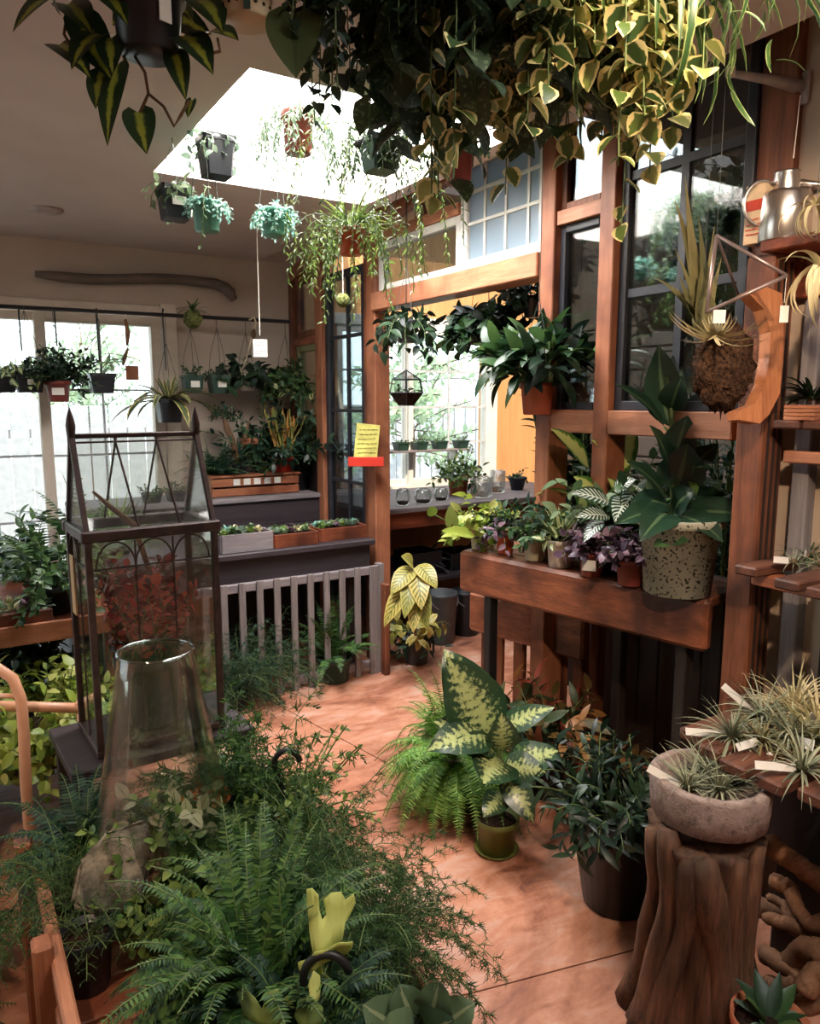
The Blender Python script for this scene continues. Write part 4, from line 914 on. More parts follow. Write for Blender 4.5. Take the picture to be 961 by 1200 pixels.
def plant(name, label, cat, loc, pot, fol, hang=None, card=None, group=None, saucer=False, rz=0., soil=True, tilt=None):
    """a potted plant; loc is the middle of the pot's base; pot = (kind, radius, height, material); foliage grows from the soil"""
    kind, r, h, mat = pot; t = thing(name, label, cat, loc, rz, group); m = M[mat] if isinstance(mat, str) else mat
    if kind == 'round': obj('pot', pot_round(r, h), m, t, False, True)
    elif kind == 'wide': obj('pot', pot_round(r, h, .62), m, t, False, True)
    elif kind == 'square': obj('pot', pot_square(r, h), m, t, False)
    elif kind == 'tray': obj('tray', box2(box2(box2(box2(box2(MB(), (-r, -h*1.2, 0), (r, h*1.2, .006), 0), (-r, -h*1.2, .006), (-r+.008, h*1.2, h), 0), (r-.008, -h*1.2, .006), (r, h*1.2, h), 0), (-r+.008, -h*1.2, .006), (r-.008, -h*1.2+.008, h), 0), (-r+.008, h*1.2-.008, .006), (r-.008, h*1.2, h), 0), m, t, False)
    if soil:
        if kind == 'tray': obj('soil', box2(MB(), (-r+.009, -h*1.2+.009, .007), (r-.009, h*1.2-.009, h*.8), 0), M['soil'], t, False)
        elif kind == 'square': obj('soil', box2(MB(), (-r*.86, -r*.86, h*.71), (r*.86, r*.86, h*.86), 0), M['soil'], t, False)
        elif kind != 'none': obj('soil', lathe(MB(), [(r*.84, h*.72), (r*.88, h*.86), (r*.5, h*.89), (0, h*.9)], n=20), M['soil'], t, False, True)
    if saucer: obj('saucer', lathe(MB(), [(0, -.004), (r*.86, -.004), (r*1.0, .012), (r*.97, .013), (r*.84, .001), (0, .001)], n=28), m, t, False, True)
    for nm, mb, mt in fol:
        mb.move((0, 0, h*.86))
        if 4.4 < loc[1] < 5: mb.v = [np.c_[v_[:, 0], np.minimum(v_[:, 1], 5.02-loc[1]-.004*(v_[:, 2] % .05)), v_[:, 2]] for v_ in mb.v]
        obj(nm, mb, mt, t, False, True)
    if card:
        d = CAM-A(loc); a = math.atan2(d[1], d[0])-rz+card[0]; w_, h_, z_ = card[1:4]; rr = r*(.86 if kind != 'square' else .99)
        if kind == 'square': a = round(a/(PI/2))*PI/2
        mb = MB(); box(mb, (rr+.004, 0, h*z_), (.0025, w_, h_), 0); mb.rotz(a); o = obj('plant_label', mb, M['paper'], t, False); o['label'] = 'white paper plant label'
    if hang:
        top, wm = hang; mb = MB(); apex = min(top-.02-loc[2], h+r*4.5)
        for k in range(3):
            a = k*2.094+.4; tube(mb, [(r*math.cos(a), r*math.sin(a), h*.95), (r*.75*math.cos(a), r*.75*math.sin(a), h+(apex-h)*.45), (0, 0, apex)], .0016, 4)
        tube(mb, [(0, 0, apex), (0, 0, top-loc[2])], .0018 if wm != 'strap' else .004, 5); obj('hanger', mb, M['wire'] if wm in ('wire', 'strap') else M[wm], t, False)
    return t
def sk(loc):
    """height of what a hanging pot hangs from"""
    x, y = loc[0], loc[1]
    if SKY1[0] < x < SKY1[1] and SKY1[2] < y < SKY1[3]: return 3.015
    if x > 2.25: return 3.1
    return CH if x < 1.9 else zs(y)
def hero(mb, b, t, wpx, sag=.5, nrm=None, shape='ovate', wave=0., fold=.2, across=5, seg=10):
    """one large leaf between two sighted points (px, py, depth)"""
    p, q = at(b[0], b[1], D=b[2]), at(t[0], t[1], D=t[2]); nrm = unit(-FWD*.75+A([0, 0, .8])) if nrm is None else A(nrm)
    return leaf_to(mb, p, q, wpx/FOC*(b[2]+t[2])/2, nrm, sag, shape, fold, seg, wave, across)

# ================================================================ hanging in front, along the top of the view
def hung(name, label, cat, px, py, D, rpx, hpx, kind, mat, fol, wm='wire', card=None, group=None, rz=0.):
    loc = at(px, py, D=D); r, h = rpx/FOC*D, hpx/FOC*D
    return plant(name, label, cat, loc, (kind, r, h, mat), fol, (sk(loc), wm) if wm else None, card, group, False, rz)
D0 = 1.3
t = hung('hanging_philodendron', 'black pot of dark heart-leaved philodendron with yellow stripes hanging nearest at top left', 'hanging plant', 175, 66, D0, 44, 74, 'round', 'blackpl', [], card=(.5, .022, .05, .55))
mb, sb = MB(), MB(); d = D0
for b, q, w_, sg, sh in (((70, -10, d), (15, 38, d-.03), 34, .5, 'heart'), ((95, 20, d), (130, 92, d-.05), 46, -.5, 'heart'), ((120, 40, d), (84, 82, d-.06), 40, .8, 'heart'), ((138, 75, d), (126, 172, d-.05), 34, .5, 'heart'), ((120, 85, d-.03), (112, 128, d-.05), 30, .4, 'heart'),
        ((162, 132, d), (172, 181, d-.03), 38, .4, 'heart'), ((205, 62, d), (218, 118, d-.04), 30, .5, 'heart'), ((215, 42, d), (250, 88, d-.05), 44, .7, 'heart'), ((240, 40, d), (280, 48, d-.06), 40, .6, 'heart'), ((225, 118, d), (220, 138, d), 14, .3, 'heart'),
        ((120, -5, d), (150, 30, d-.08), 40, .8, 'heart'), ((80, 5, d), (108, 40, d-.04), 42, .6, 'heart'), ((235, 0, d), (262, 40, d-.05), 46, .7, 'heart'), ((130, 45, d-.02), (132, 88, d-.06), 34, .4, 'heart'), ((70, 52, d), (106, 92, d-.05), 40, .7, 'heart')):
    hero(mb, b, q, w_, sg, None, sh)
for P in ([(158, 66), (170, 85), (174, 110), (164, 132)], [(174, 110), (192, 125), (204, 148), (212, 135), (222, 118)], [(145, 66), (150, 78), (138, 80)], [(78, 20), (75, 40), (82, 52)], [(235, 66), (258, 60), (255, 45)]):
    tube(sb, [at(x, y, D=d) for x, y in P], .0028, 6)
obj('foliage', mb, LM['brasil'], t, True, True); obj('vines', sb, M['stemb'], t, True, True)
f = bush(7, (.08, .16), 4, (.07, .1), (.6, .7), 'heart', 'brasil', (.2, 1.2), 1.5)
for nm, m_, mt in f: m_.move((0, 0, 74/FOC*D0)); obj(nm, m_, mt, t, False, True)
# pale perforated pot
loc = at(290, 28, D=1.3); t = thing('orchid_pot', 'pale perforated hanging pot with round holes at the top, right of the black pot', 'hanging pot', loc)
r, h = 32/FOC*1.3, .09; obj('pot', pot_round(r, h, .92), M['creampl'], t, False, True)
mb = MB()
for k in range(18):
    for z in (.018, .038, .058):
        a = k*2*PI/18+z*8; c = A([math.cos(a), math.sin(a), 0])*(r*.945); tube(mb, [c+A([0, 0, z]), c*1.012+A([0, 0, z])], .0032, 7)
obj('holes', mb, M['soil'], t, False); 
mb = MB(); d_ = unit(A([CAM[0]-loc[0], CAM[1]-loc[1], 0])); bar(mb, d_*r*1.02+A([0, 0, .002]), d_*r*1.02+A([0, 0, .08]), .012, .003, 0, d_); obj('plant_stake', mb, M['greenpl'], t, False)
mb = MB()
for a in (0, 2.1, 4.2): tube(mb, [(r*math.cos(a), r*math.sin(a), h*.95), (0, 0, h+.2)], .0015, 4)
tube(mb, [(0, 0, h+.2), (0, 0, sk(loc)-loc[2])], .0018, 4); obj('hanger', mb, M['wire'], t, False)
mb = MB(); hero(mb, (345, 20, 1.28), (347, 92, 1.24), 66, .3, -FWD, 'heart'); sb = MB(); tube(sb, [at(330, -10, D=1.3), at(343, 10, D=1.29), at(345, 28, D=1.28)], .002, 5)
obj('leaf', mb, leafmat('bronze_big_leaf', [(84, 92, 56), (66, 80, 50)], 'rib', (60, 70, 44)), t, True, True); obj('leaf_stalk', sb, M['stem'], t, True, True)
# the great curtain of vines
hung('hanging_hoya', 'dark small-leaved trailing vine, the left end of the leafy curtain along the top', 'hanging plant', 445, -22, 1.36, 40, 60, 'round', 'blackpl',
     trail(60, (.18, .40), 7, 18, (.024, .036), (.7, .9), 'ovate', 'dk', (.0, 1.0), .05, wig=.07, bend=.5, seg=4)+fol_move(bush(20, (.07, .15), 10, (.024, .036), (.6, .8), leaf='mid', droop=2.5, elev=(-.3, 1)), (0, 0, 0)))
hung('hanging_satin_pothos', 'large silver-flecked dark green pothos vine in the middle of the leafy curtain above', 'hanging plant', 560, -20, 1.34, 46, 70, 'round', 'blackpl',
     trail(46, (.22, .50), 7, 10, (.062, .085), (.72, .86), 'heart', 'satin', (-.1, 1.0), .06, wig=.07)+[('foliage', trail(20, (.2, .4), 7, 8, (.06, .08), wig=.07)[0][1], LM['dk'])])
hung('hanging_marble_pothos', 'cream-edged green pothos spilling thickly down, brightest part of the leafy curtain above', 'hanging plant', 682, -18, 1.30, 46, 70, 'round', 'terra',
     trail(84, (.22, .46), 7.5, 17, (.036, .054), (.75, .95), 'ovate', 'njoy', (-.1, 1.0), .06, wig=.06))
hung('hanging_marble_pothos', 'long thin tail of cream-edged pothos hanging lowest from the curtain, before the frosted panes', 'hanging plant', 610, -12, 1.32, 34, 60, 'round', 'terra',
     trail(8, (.54, .66), 9, 15, (.036, .054), (.75, .95), 'ovate', 'njoy', (.6, 1.3), .03, wig=.05))
hung('hanging_spider_plant', 'striped spider plant with arching ribbon leaves hanging at the right end of the curtain', 'hanging plant', 772, 40, 1.30, 36, 60, 'round', 'blackpl',
     crown(130, (.2, .40), (.032, .044), (.2, 1.45), (2.0, 3.4), 'spider', seg=9)+[('foliage', trail(7, (.22, .32), 5, 5, (.05, .09), (.08, .12), 'strap', 'spider', bend=1.2)[0][1], LM['spider'])])
# ================================================================ below the skylight
hung('hanging_silver_plant', 'dark square pot of grey-green hanging plant, topmost at the left of the skylight', 'hanging plant', 254, 208, 2.7, 19, 44, 'square', 'blackpl', trail(16, (.07, .16), 3.5, 7, (.025, .042), (.45, .6), 'ovate', 'grey', (.1, 1.2), .03))
hung('hanging_leafy_plant', 'small dark pot with pale label and sparse trailing leaves, left of the teal pot', 'hanging plant', 206, 258, 2.75, 18, 36, 'square', 'blackpl', trail(14, (.08, .17), 3.2, 6, (.025, .045), (.4, .55), 'ovate', 'ivyw', (.1, 1.2), .03), card=(.3, .05, .03, .5))
hung('hanging_sedum', 'teal round pot of pale sedum with one long dangling stem, beside the labelled dark pot', 'hanging plant', 243, 272, 2.68, 18, 34, 'round', 'tealpl', trail(16, (.06, .11), 3.5, 14, (.016, .024), (.5, .65), 'ovate', 'teal', (.2, 1.3), .03, wig=.08)+trail(1, .34, 7, 9, (.014, .022), (.5, .6), 'ovate', 'ivyw', (.9, 1.1), .02))
hung('hanging_fishhook_senecio', 'dull red pot of thin trailing senecio strands hanging highest before the bright skylight', 'hanging plant', 350, 181, 2.6, 20, 46, 'round', 'terrad', trail(46, (.14, .36), 5, 28, (.022, .032), (.2, .28), 'lance', 'grey', (.2, 1.2), .05, seg=3, bend=.9)+crown(26, (.05, .09), (.08, .1), (.5, 1.4), (.4, 1.4), 'grey', seg=4))
hung('hanging_burro_tail', 'small teal pot of pale blue-green burro tail stems above the white string card', 'hanging plant', 322, 277, 2.9, 18, 30, 'round', 'tealpl', trail(22, (.06, .13), 4.2, 20, (.015, .022), (.55, .7), 'ovate', 'teal', (.1, 1.3), .035, seg=3, wig=.08))
hung('hanging_fishhook_senecio', 'bright orange pot of bushy yellow-green senecio with long strands, lowest under the skylight', 'hanging plant', 411, 299, 2.55, 18, 30, 'round', 'orangepl', trail(36, (.16, .44), 4.6, 28, (.022, .034), (.2, .28), 'lance', 'lite', (.2, 1.3), .05, seg=3, bend=.9)+crown(60, (.07, .16), (.05, .07), (.5, 1.5), (.3, 1.3), 'lite', seg=5), card=(-.8, .016, .02, .5))
hung('hanging_fishhook_senecio', 'dark green square pot of long trailing senecio strands in front of the clerestory', 'hanging plant', 446, 202, 2.45, 20, 36, 'square', 'greenpl', trail(30, (.14, .32), 5, 24, (.022, .032), (.2, .28), 'lance', 'mid', (.2, 1.2), .05, seg=3, bend=.9)+trail(7, (.5, .70), 6, 60, (.02, .032), (.2, .28), 'lance', 'lite', (.4, 1.0), .05, seg=3, bend=.9, wig=.04)+crown(30, (.06, .1), (.08, .1), (.5, 1.4), (.4, 1.4), 'mid', seg=4))
hung('hanging_dusty_plant', 'red-brown pot hanging between the rafter and the satin vine', 'hanging plant', 537, 217, 2.2, 19, 42, 'round', 'terrad', bush(14, (.06, .13), 9, (.02, .034), (.4, .5), leaf='mid', elev=(.4, 1.5)))
# ================================================================ on the rod along the back wall
def rodpot(name, label, px, py, rpx, hpx, kind, mat, fol, card=None, Y=4.78, group='pots on the hanging rod'):
    loc = at(px, py, Y=Y); D = (loc-CAM) @ FWD
    return plant(name, label, 'hanging plant', loc, (kind, rpx/FOC*D, hpx/FOC*D, mat), fol, (2.125, 'wire'), card, group)
rodpot('hanging_hoya', 'dark pot of sparse cream-edged leaves cut by the left edge, on the rod', 4, 460, 15, 22, 'square', 'blackpl', trail(8, (.08, .14), 2.5, 6, (.04, .06), (.55, .7), 'ovate', 'variegw', (.2, 1.3), .03))
rodpot('hanging_hoya', 'dark square pot of cream-green variegated leaves on the rod, left of the red pot', 35, 460, 16, 24, 'square', 'blackpl', trail(12, (.08, .2), 2.8, 6, (.045, .065), (.55, .7), 'ovate', 'variegw', (.2, 1.3), .03), card=(-.6, .03, .03, .5))
rodpot('hanging_ficus', 'red labelled pot of bushy dark green foliage on the rod before the glass doors', 69, 471, 14.5, 24, 'round', 'terrad', bush(70, (.12, .26), 14, (.03, .045), (.45, .55), leaf='dk', elev=(.25, 1.5), droop=.9, rad=.04), card=(0, .065, .04, .5))
rodpot('hanging_begonia', 'dark pot with a few upright pale leaves on the rod, right of the red pot', 120, 461, 14, 23, 'square', 'blackpl', bush(6, (.1, .26), 5, (.04, .06), (.4, .5), leaf='ivyw', elev=(.6, 1.5)))
rodpot('hanging_herb', 'small dark green pot with white label on the rod, just right of the agave', 226, 461, 11.5, 21, 'square', 'greenpl', bush(14, (.05, .09), 7, (.02, .03), (.5, .6), leaf='fernd'), card=(0, .055, .04, .5))
rodpot('hanging_herb', 'small dark green pot with white label, nearer the white pot, on the rod', 257, 461, 12, 21, 'square', 'greenpl', bush(14, (.05, .09), 7, (.02, .03), (.5, .6), leaf='fernd'), card=(0, .055, .04, .5))
rodpot('hanging_philodendron', 'round white pot with broad dark drooping leaves on the rod under the white card', 290, 458, 10.5, 19, 'round', 'whitepl', trail(14, (.12, .24), 2.8, 5, (.08, .11), (.5, .6), 'ovate', 'dk', (.2, 1.4), .03))
rodpot('hanging_hoya', 'white pot almost hidden by a wide mass of variegated hoya leaves at the rod end', 336, 463, 11, 20, 'round', 'whitepl', trail(70, (.1, .25), 3, 10, (.04, .06), (.5, .62), 'ovate', 'mid', (-.1, 1.5), .04)+[('foliage', trail(12, (.14, .24), 3.4, 8, (.04, .055), (.5, .6), 'ovate')[0][1], LM['njoy'])])
loc = at(199, 495, Y=4.70); plant('hanging_agave', 'black pot with long drooping yellow-edged ribbon leaves hanging in front of the glass doors', 'hanging plant', loc, ('square', .074, .145, 'blackpl'), crown(15, (.26, .38), (.13, .16), (.15, .9), (.9, 1.6), 'agave', seg=8)+crown(12, (.12, .2), (.14, .17), (.8, 1.4), (.1, .5), 'agave'), (2.12, 'wire'))
def kokedama(label, px, py, D, rpx, leaf, top, n=24, L=(.06, .12)):
    loc = at(px, py, D=D); r = rpx/FOC*D; t = thing('moss_ball', label, 'moss ball', loc)
    obj('moss', ball(MB(), (0, 0, 0), r, 14, 10, .05), M['mossm'], t, False, True)
    mb = MB(); rosette(mb, n, L, (.08, .12), (.2, 1.4), (.8, 1.8), 'strap', .3, 5, (0, 0, r*.8)); obj('foliage', mb, LM[leaf], t, False, True)
    obj('hanger', tube(MB(), [(0, 0, r), (0, 0, top-loc[2])], .0018, 5), M['string'], t, False); return t
M['mossm'] = plain('moss_ball', (78, 82, 46), .95, .1, var=.4, scale=60, bstr=.8)
kokedama('green moss ball with grassy leaves hanging right on the dark rod', 226, 374, 4.35, 11, 'mid', 2.125)
kokedama('tan moss ball hanging before the tall glazed leaf', 402, 352, 3.6, 8, 'airp', zs(3.6)-.02, 10, (.02, .04))
aw = thing('air_plant_hanger', 'strip of pinkish driftwood with small brown card hanging before the glass doors', 'hanging ornament', at(148, 400, Y=4.78))
a = [at(x, y, Y=4.78) for x, y in ((147, 374), (150, 390), (149, 405))]; b = [at(x, y, Y=4.78) for x, y in ((150, 408), (146, 420), (144, 428))]
dwm = M['drift_o']; obj('upper_stick', tube(MB(), a, [.008, .016, .008], 7), dwm, aw, True, True); obj('lower_stick', tube(MB(), b, [.006, .012, .007], 7), dwm, aw, True, True)
obj('hanger', tube(MB(), [at(147, 366, Y=4.8), a[0]], .0016, 4), M['string'], aw); c = at(155, 437, Y=4.78); obj('card', box(MB(), c, (.075, .004, .085), 0), plain('brown_card', (132, 84, 62), .8, .2), aw); obj('card_string', tube(MB(), [b[-1], c+A([0, 0, .04])], .0015, 4), M['string'], aw)
for x, L in ((22, 45), (113, 62), (64, 40), (191, 75)):
    a = at(x, 366, Y=4.80); tag(obj('rod_hook', tube(MB(), [a+A([0, -.014, .01]), a+A([0, 0, .022]), a+A([0, .012, 0]), a-A([0, 0, L/212])], .005, 5), M['black']), {22: 'dark strap hook on the rod at the far left', 113: 'dark strap hook on the rod above the pale-leaved pot', 64: 'thin dark hook on the rod above the red pot', 191: 'thin dark hook on the rod beside the door jamb'}[x], 'hook', 'hooks on the rod')
kk = thing('wooden_hanger', 'pale wooden hook with pine cone hanging from the rod beside the white card', 'hanging ornament', at(293, 395, Y=4.78)); a = [at(x, y, Y=4.78) for x, y in ((292, 375), (298, 372), (300, 378), (296, 392), (289, 420), (286, 428))]
obj('hook', tube(MB(), a, .006, 6), M['creampl'], kk, True, True); obj('cone', ball(MB(), at(297, 391, Y=4.77), (.016, .016, .03), 9, 7, .12), M['stemb'], kk, True, True)
def stand(name, label, cat, px, py, Z, rpx, hpx, kind, mat, fol, card=None, group=None, saucer=False, rz=0., D=None):
    """pot whose base is seen at (px, py) on a surface of height Z"""
    loc = at(px, py, Z=Z) if D is None else at(px, py, D=D); D = (loc-CAM) @ FWD
    return plant(name, label, cat, loc, (kind, rpx/FOC*D, hpx/FOC*D, mat), fol, None, card, group, saucer, rz)
# ================================================================ on the timber bench
g = 'pots on the timber bench'
stand('potted_pothos', 'yellow-green pothos in a cream pot at the far left end of the timber bench', 'potted plant', 562, 643, TZ, 12, 32, 'round', 'creampl', trail(20, (.1, .2), 2.6, 6, (.04, .06), (.7, .85), 'heart', 'neon', (.2, 1.4), .03)+bush(14, (.06, .14), 5, (.045, .06), (.7, .85), 'heart', 'neon'), group=g)
v = potv = MB(); pts = [at(552, 622, D=3.2), at(535, 614, D=3.17), at(520, 609, D=3.15), at(509, 603, D=3.12)]
t = thing('fallen_pothos_vine', 'single pothos vine with round pale leaf reaching out left of the bench end', 'vine', pts[0]); mb, sb = MB(), MB(); tube(sb, pts, .003, 6)
hero(mb, (509, 604, 3.12), (503, 594, 3.10), 13, .3, -FWD, 'round'); hero(mb, (530, 614, 3.15), (527, 592, 3.14), 16, .4, -FWD, 'heart'); hero(mb, (556, 628, 3.16), (517, 622, 3.1), 17, .4, None, 'ovate')
obj('leaves', mb, LM['neon'], t, True, True); obj('stem', sb, M['stem'], t, True, True)
stand('potted_tradescantia', 'bright orange-red pot with dark drooping leaves on the timber bench, right of the cream pot', 'potted plant', 592, 648, TZ, 12, 30, 'round', 'orangepl', trail(22, (.06, .16), 2.4, 6, (.03, .05), (.45, .55), 'ovate', 'purple', (.2, 1.4), .03)+bush(14, (.06, .16), 6, (.03, .05), (.4, .5), leaf='fernd'), group=g)
stand('potted_herb', 'smaller cream-white pot of green leaves on the timber bench, left of the white spidery one', 'potted plant', 626, 656, TZ, 14, 29, 'round', 'creampl', bush(24, (.08, .17), 8, (.035, .055), (.45, .55), leaf='mid'), group=g)
stand('potted_white_spider_plant', 'white pot of striped pale-green pointed leaves in the middle of the timber bench', 'potted plant', 656, 664, TZ, 17, 33, 'round', 'whitepl', crown(34, (.1, .18), (.16, .22), (.75, 1.5), (.2, .8), 'variegw', 'lance')+bush(10, (.05, .1), 5, (.05, .07), (.4, .5), leaf='variegw'), group=g)
stand('potted_purple_plant', 'dull red pot with white label and purple-pink leaves on the timber bench', 'potted plant', 693, 674, TZ, 16, 29, 'round', 'terrad', bush(34, (.06, .12), 9, (.035, .05), (.55, .7), leaf='purple', elev=(.5, 1.5)), card=(-.2, .052, .04, .5), group=g)
stand('potted_purple_plant', 'dull red pot of purple leaves tucked beside the big speckled pot on the bench', 'potted plant', 738, 685, TZ, 18, 32, 'round', 'terrad', bush(34, (.06, .13), 9, (.035, .05), (.55, .7), leaf='purple', elev=(.5, 1.5)), group=g)
t_ = NT('speckled_stone'); nz = t_.noise(t_.coord(), 105, 2, .4); n2 = t_.noise(t_.coord(), 8, 3)
spk = t_.done(t_.bsdf(t_.mix(t_.ramp(nz, [(.58, (0, 0, 0)), (.62, (255, 255, 255))]), t_.ramp(n2, [(.3, (142, 140, 122)), (.7, (172, 168, 148))]), lin((44, 42, 34))), .7, .3, 0, nz, .2, .004))
loc = at(797, 697, Z=TZ); loc = loc+A([.02, .03, 0]); D = (loc-CAM) @ FWD
big = plant('large_potted_plant', 'large speckled stone pot with tall dark broad-leaved plant at the near end of the bench', 'potted plant', loc, ('round', 49/FOC*D, 90/FOC*D, spk), [])
mb, sb = MB(), MB(); d = D
tube(sb, [at(x, y, D=d) for x, y in ((789, 612), (790, 560), (788, 500), (785, 455), (780, 440))], [.013, .012, .010, .008, .005], 8)
for b, q, w_, sg in (((784, 500, d), (772, 404, d-.02), 52, -.4), ((788, 470, d), (812, 400, d+.05), 40, .5), ((778, 500, d), (721, 450, d-.1), 26, .6), ((786, 560, d), (762, 498, d-.1), 34, .5), ((780, 585, d), (733, 540, d-.1), 34, .6),
        ((790, 540, d), (806, 486, d-.08), 40, -.6), ((792, 575, d), (806, 520, d-.05), 56, .4), ((800, 560, d), (842, 520, d-.02), 34, .5), ((815, 500, d), (838, 458, d), 44, .9), ((790, 608, d), (893, 612, d-.16), 50, 1.1),
        ((786, 606, d), (720, 615, d-.16), 40, 1.0), ((790, 604, d-.05), (848, 636, d-.2), 40, 1.0), ((783, 602, d-.05), (750, 634, d-.22), 44, 1.0), ((790, 600, d-.02), (815, 575, d-.1), 46, .9), ((786, 595, d), (738, 588, d-.05), 36, .9), ((792, 600, d+.05), (860, 585, d+.1), 44, .9), ((786, 480, d), (800, 440, d-.1), 34, .6)):
    hero(mb, b, q, w_, sg, None, 'ovate', .03, .18)
    if abs(b[0]-788) > 8: tube(sb, [at(789, b[1]+12, D=d), at(*b[:2], D=b[2])], .005, 5)
obj('foliage', mb, LM['big'], big, True, True); obj('stems', sb, M['stem'], big, True, True)
# behind them, further back on the bench
gb = 'plants at the back of the timber bench'
def back(name, label, px, py, D, rpx, fol, mat='blackpl'):
    loc = at(px, py, D=D); loc = A([loc[0], loc[1], TZ]); r = rpx/FOC*D
    return plant(name, label, 'potted plant', loc, ('round', r, r*1.7, mat), fol, None, None, gb)
t = back('potted_dieffenbachia', 'yellow-centred broad dieffenbachia leaves pointing up left at the back of the bench', 700, 640, 3.05, 18, bush(8, (.14, .3), 3, (.12, .17), (.4, .46), leaf='dieffy', elev=(.8, 1.5), bend=.7, sr=.004))
mb = MB()
for b, q, w_, sg in (((690, 548, 3.0), (645, 502, 2.9), 34, .4), ((730, 555, 2.95), (692, 515, 2.85), 30, .6), ((720, 560, 2.9), (745, 500, 2.95), 30, .5), ((700, 590, 2.9), (672, 558, 2.85), 34, .6), ((735, 600, 2.85), (712, 560, 2.8), 30, .5)): hero(mb, b, q, w_, sg)
obj('leaf', mb, LM['dieffy'], t, True, True)
t = back('potted_zebra_plant', 'dark leaves with white herringbone veins at the back of the bench behind the purple pots', 712, 650, 2.85, 18, bush(8, (.1, .2), 3, (.09, .13), (.45, .5), leaf='zebra', elev=(.6, 1.5), bend=.8, sr=.004))
mb = MB()
for b, q, w_, sg in (((715, 590, 2.72), (668, 578, 2.66), 28, .6), ((712, 605, 2.7), (675, 606, 2.64), 26, .6), ((735, 585, 2.72), (720, 612, 2.62), 34, .8), ((748, 570, 2.74), (728, 600, 2.66), 26, .7), ((720, 575, 2.74), (745, 562, 2.7), 24, .5)): hero(mb, b, q, w_, sg)
obj('leaf', mb, LM['zebra'], t, True, True)
back('potted_rubber_plant', 'bushy pale-green mottled plant at the back of the bench against the window rail', 735, 640, 2.95, 20, bush(34, (.2, .44), 13, (.05, .08), (.5, .6), leaf='ivyw', elev=(.7, 1.5), droop=.8))
back('potted_ficus', 'bushy mid-green plant at the back of the bench, right behind the speckled pot', 790, 640, 2.75, 20, bush(22, (.2, .42), 11, (.05, .075), (.5, .6), leaf='mid', elev=(.7, 1.5), droop=.8))
back('potted_fern', 'feathery dark fern at the back of the bench between the white pot and the dieffenbachia', 660, 620, 3.1, 16, bush(20, (.12, .26), 10, (.04, .06), (.45, .55), leaf='fernd', elev=(.5, 1.5)))
# ================================================================ floor, right of the aisle
t = stand('boston_fern', 'large bright green feathery fern spreading on the floor under the bench end', 'potted plant', 532, 940, 0, 26, 62, 'round', 'blackpl', fern(120, (.24, .44), 34, (.032, .042), 'fernl', (.1, 1.5), 2.4, .06, seg=1)+[('fronds', fern(60, (.16, .34), 30, (.03, .04), leaf='fernl', elev=(-.5, .8), droop=2.0, rad=.06, seg=1)[0][1], LM['fernl'])])
loc = at(588, 1001, Z=0); loc = A([loc[0], loc[1]+.03, .004]); D = (loc-CAM) @ FWD
df = plant('potted_dieffenbachia', 'dieffenbachia with big cream-feathered leaves in an olive green pot on the floor', 'potted plant', loc, ('round', 26/FOC*D, 42/FOC*D, 'olivepl'), [], saucer=True)
mb, sb = MB(), MB(); d = D
tube(sb, [at(x, y, D=d) for x, y in ((588, 968), (590, 920), (584, 880), (576, 850))], [.012, .011, .009, .006], 8)
NF = unit(-FWD+A([0, 0, .35]))
for b, q, w_, sg, nn in (((576, 862, d), (524, 770, d-.05), 62, .35, NF), ((572, 850, d+.03), (520, 760, d+.05), 52, .35, NF), ((572, 862, d), (501, 880, d-.12), 44, 1.3, None), ((580, 885, d), (566, 919, d-.16), 56, .8, NF), ((585, 855, d), (650, 829, d-.02), 26, .6, None),
        ((588, 880, d), (588, 835, d-.1), 34, .5, NF), ((592, 905, d), (626, 965, d-.1), 30, .7, NF), ((590, 900, d), (640, 905, d-.02), 34, .8, None), ((580, 880, d), (535, 866, d-.1), 26, .8, None), ((590, 930, d), (566, 958, d-.08), 26, .8, None), ((596, 900, d+.08), (655, 880, d+.1), 36, .8, None), ((578, 870, d+.02), (508, 845, d-.03), 40, .9, NF)):
    hero(mb, b, q, w_*1.2, sg, nn, 'ovate', .02, .12); tube(sb, [at(587, min(b[1]+35, 965), D=d), at(*b[:2], D=b[2])], .0045, 5)
obj('foliage', mb, LM['dieff'], df, True, True); obj('stems', sb, M['stem'], df, True, True)
stand('potted_croton', 'red, orange and green croton behind the dieffenbachia under the bench', 'potted plant', 640, 930, 0, 24, 50, 'round', 'blackpl', bush(20, (.2, .4), 9, (.08, .12), (.32, .4), leaf='crotonr', elev=(.5, 1.5), droop=1.0, s0=.4)+[('foliage', bush(14, (.15, .3), 8, (.08, .12), (.32, .4), elev=(.2, 1.2))[0][1], LM['dk'])])
t = stand('large_potted_dracaena', 'big dark charcoal floor pot with drooping narrow dark leaves beside the stump', 'potted plant', 722, 1054, 0, 62, 122, 'wide', 'blackpl', bush(56, (.12, .27), 11, (.06, .10), (.2, .26), 'lance', 'dk', (.35, 1.4), 1.3, .08, .7))
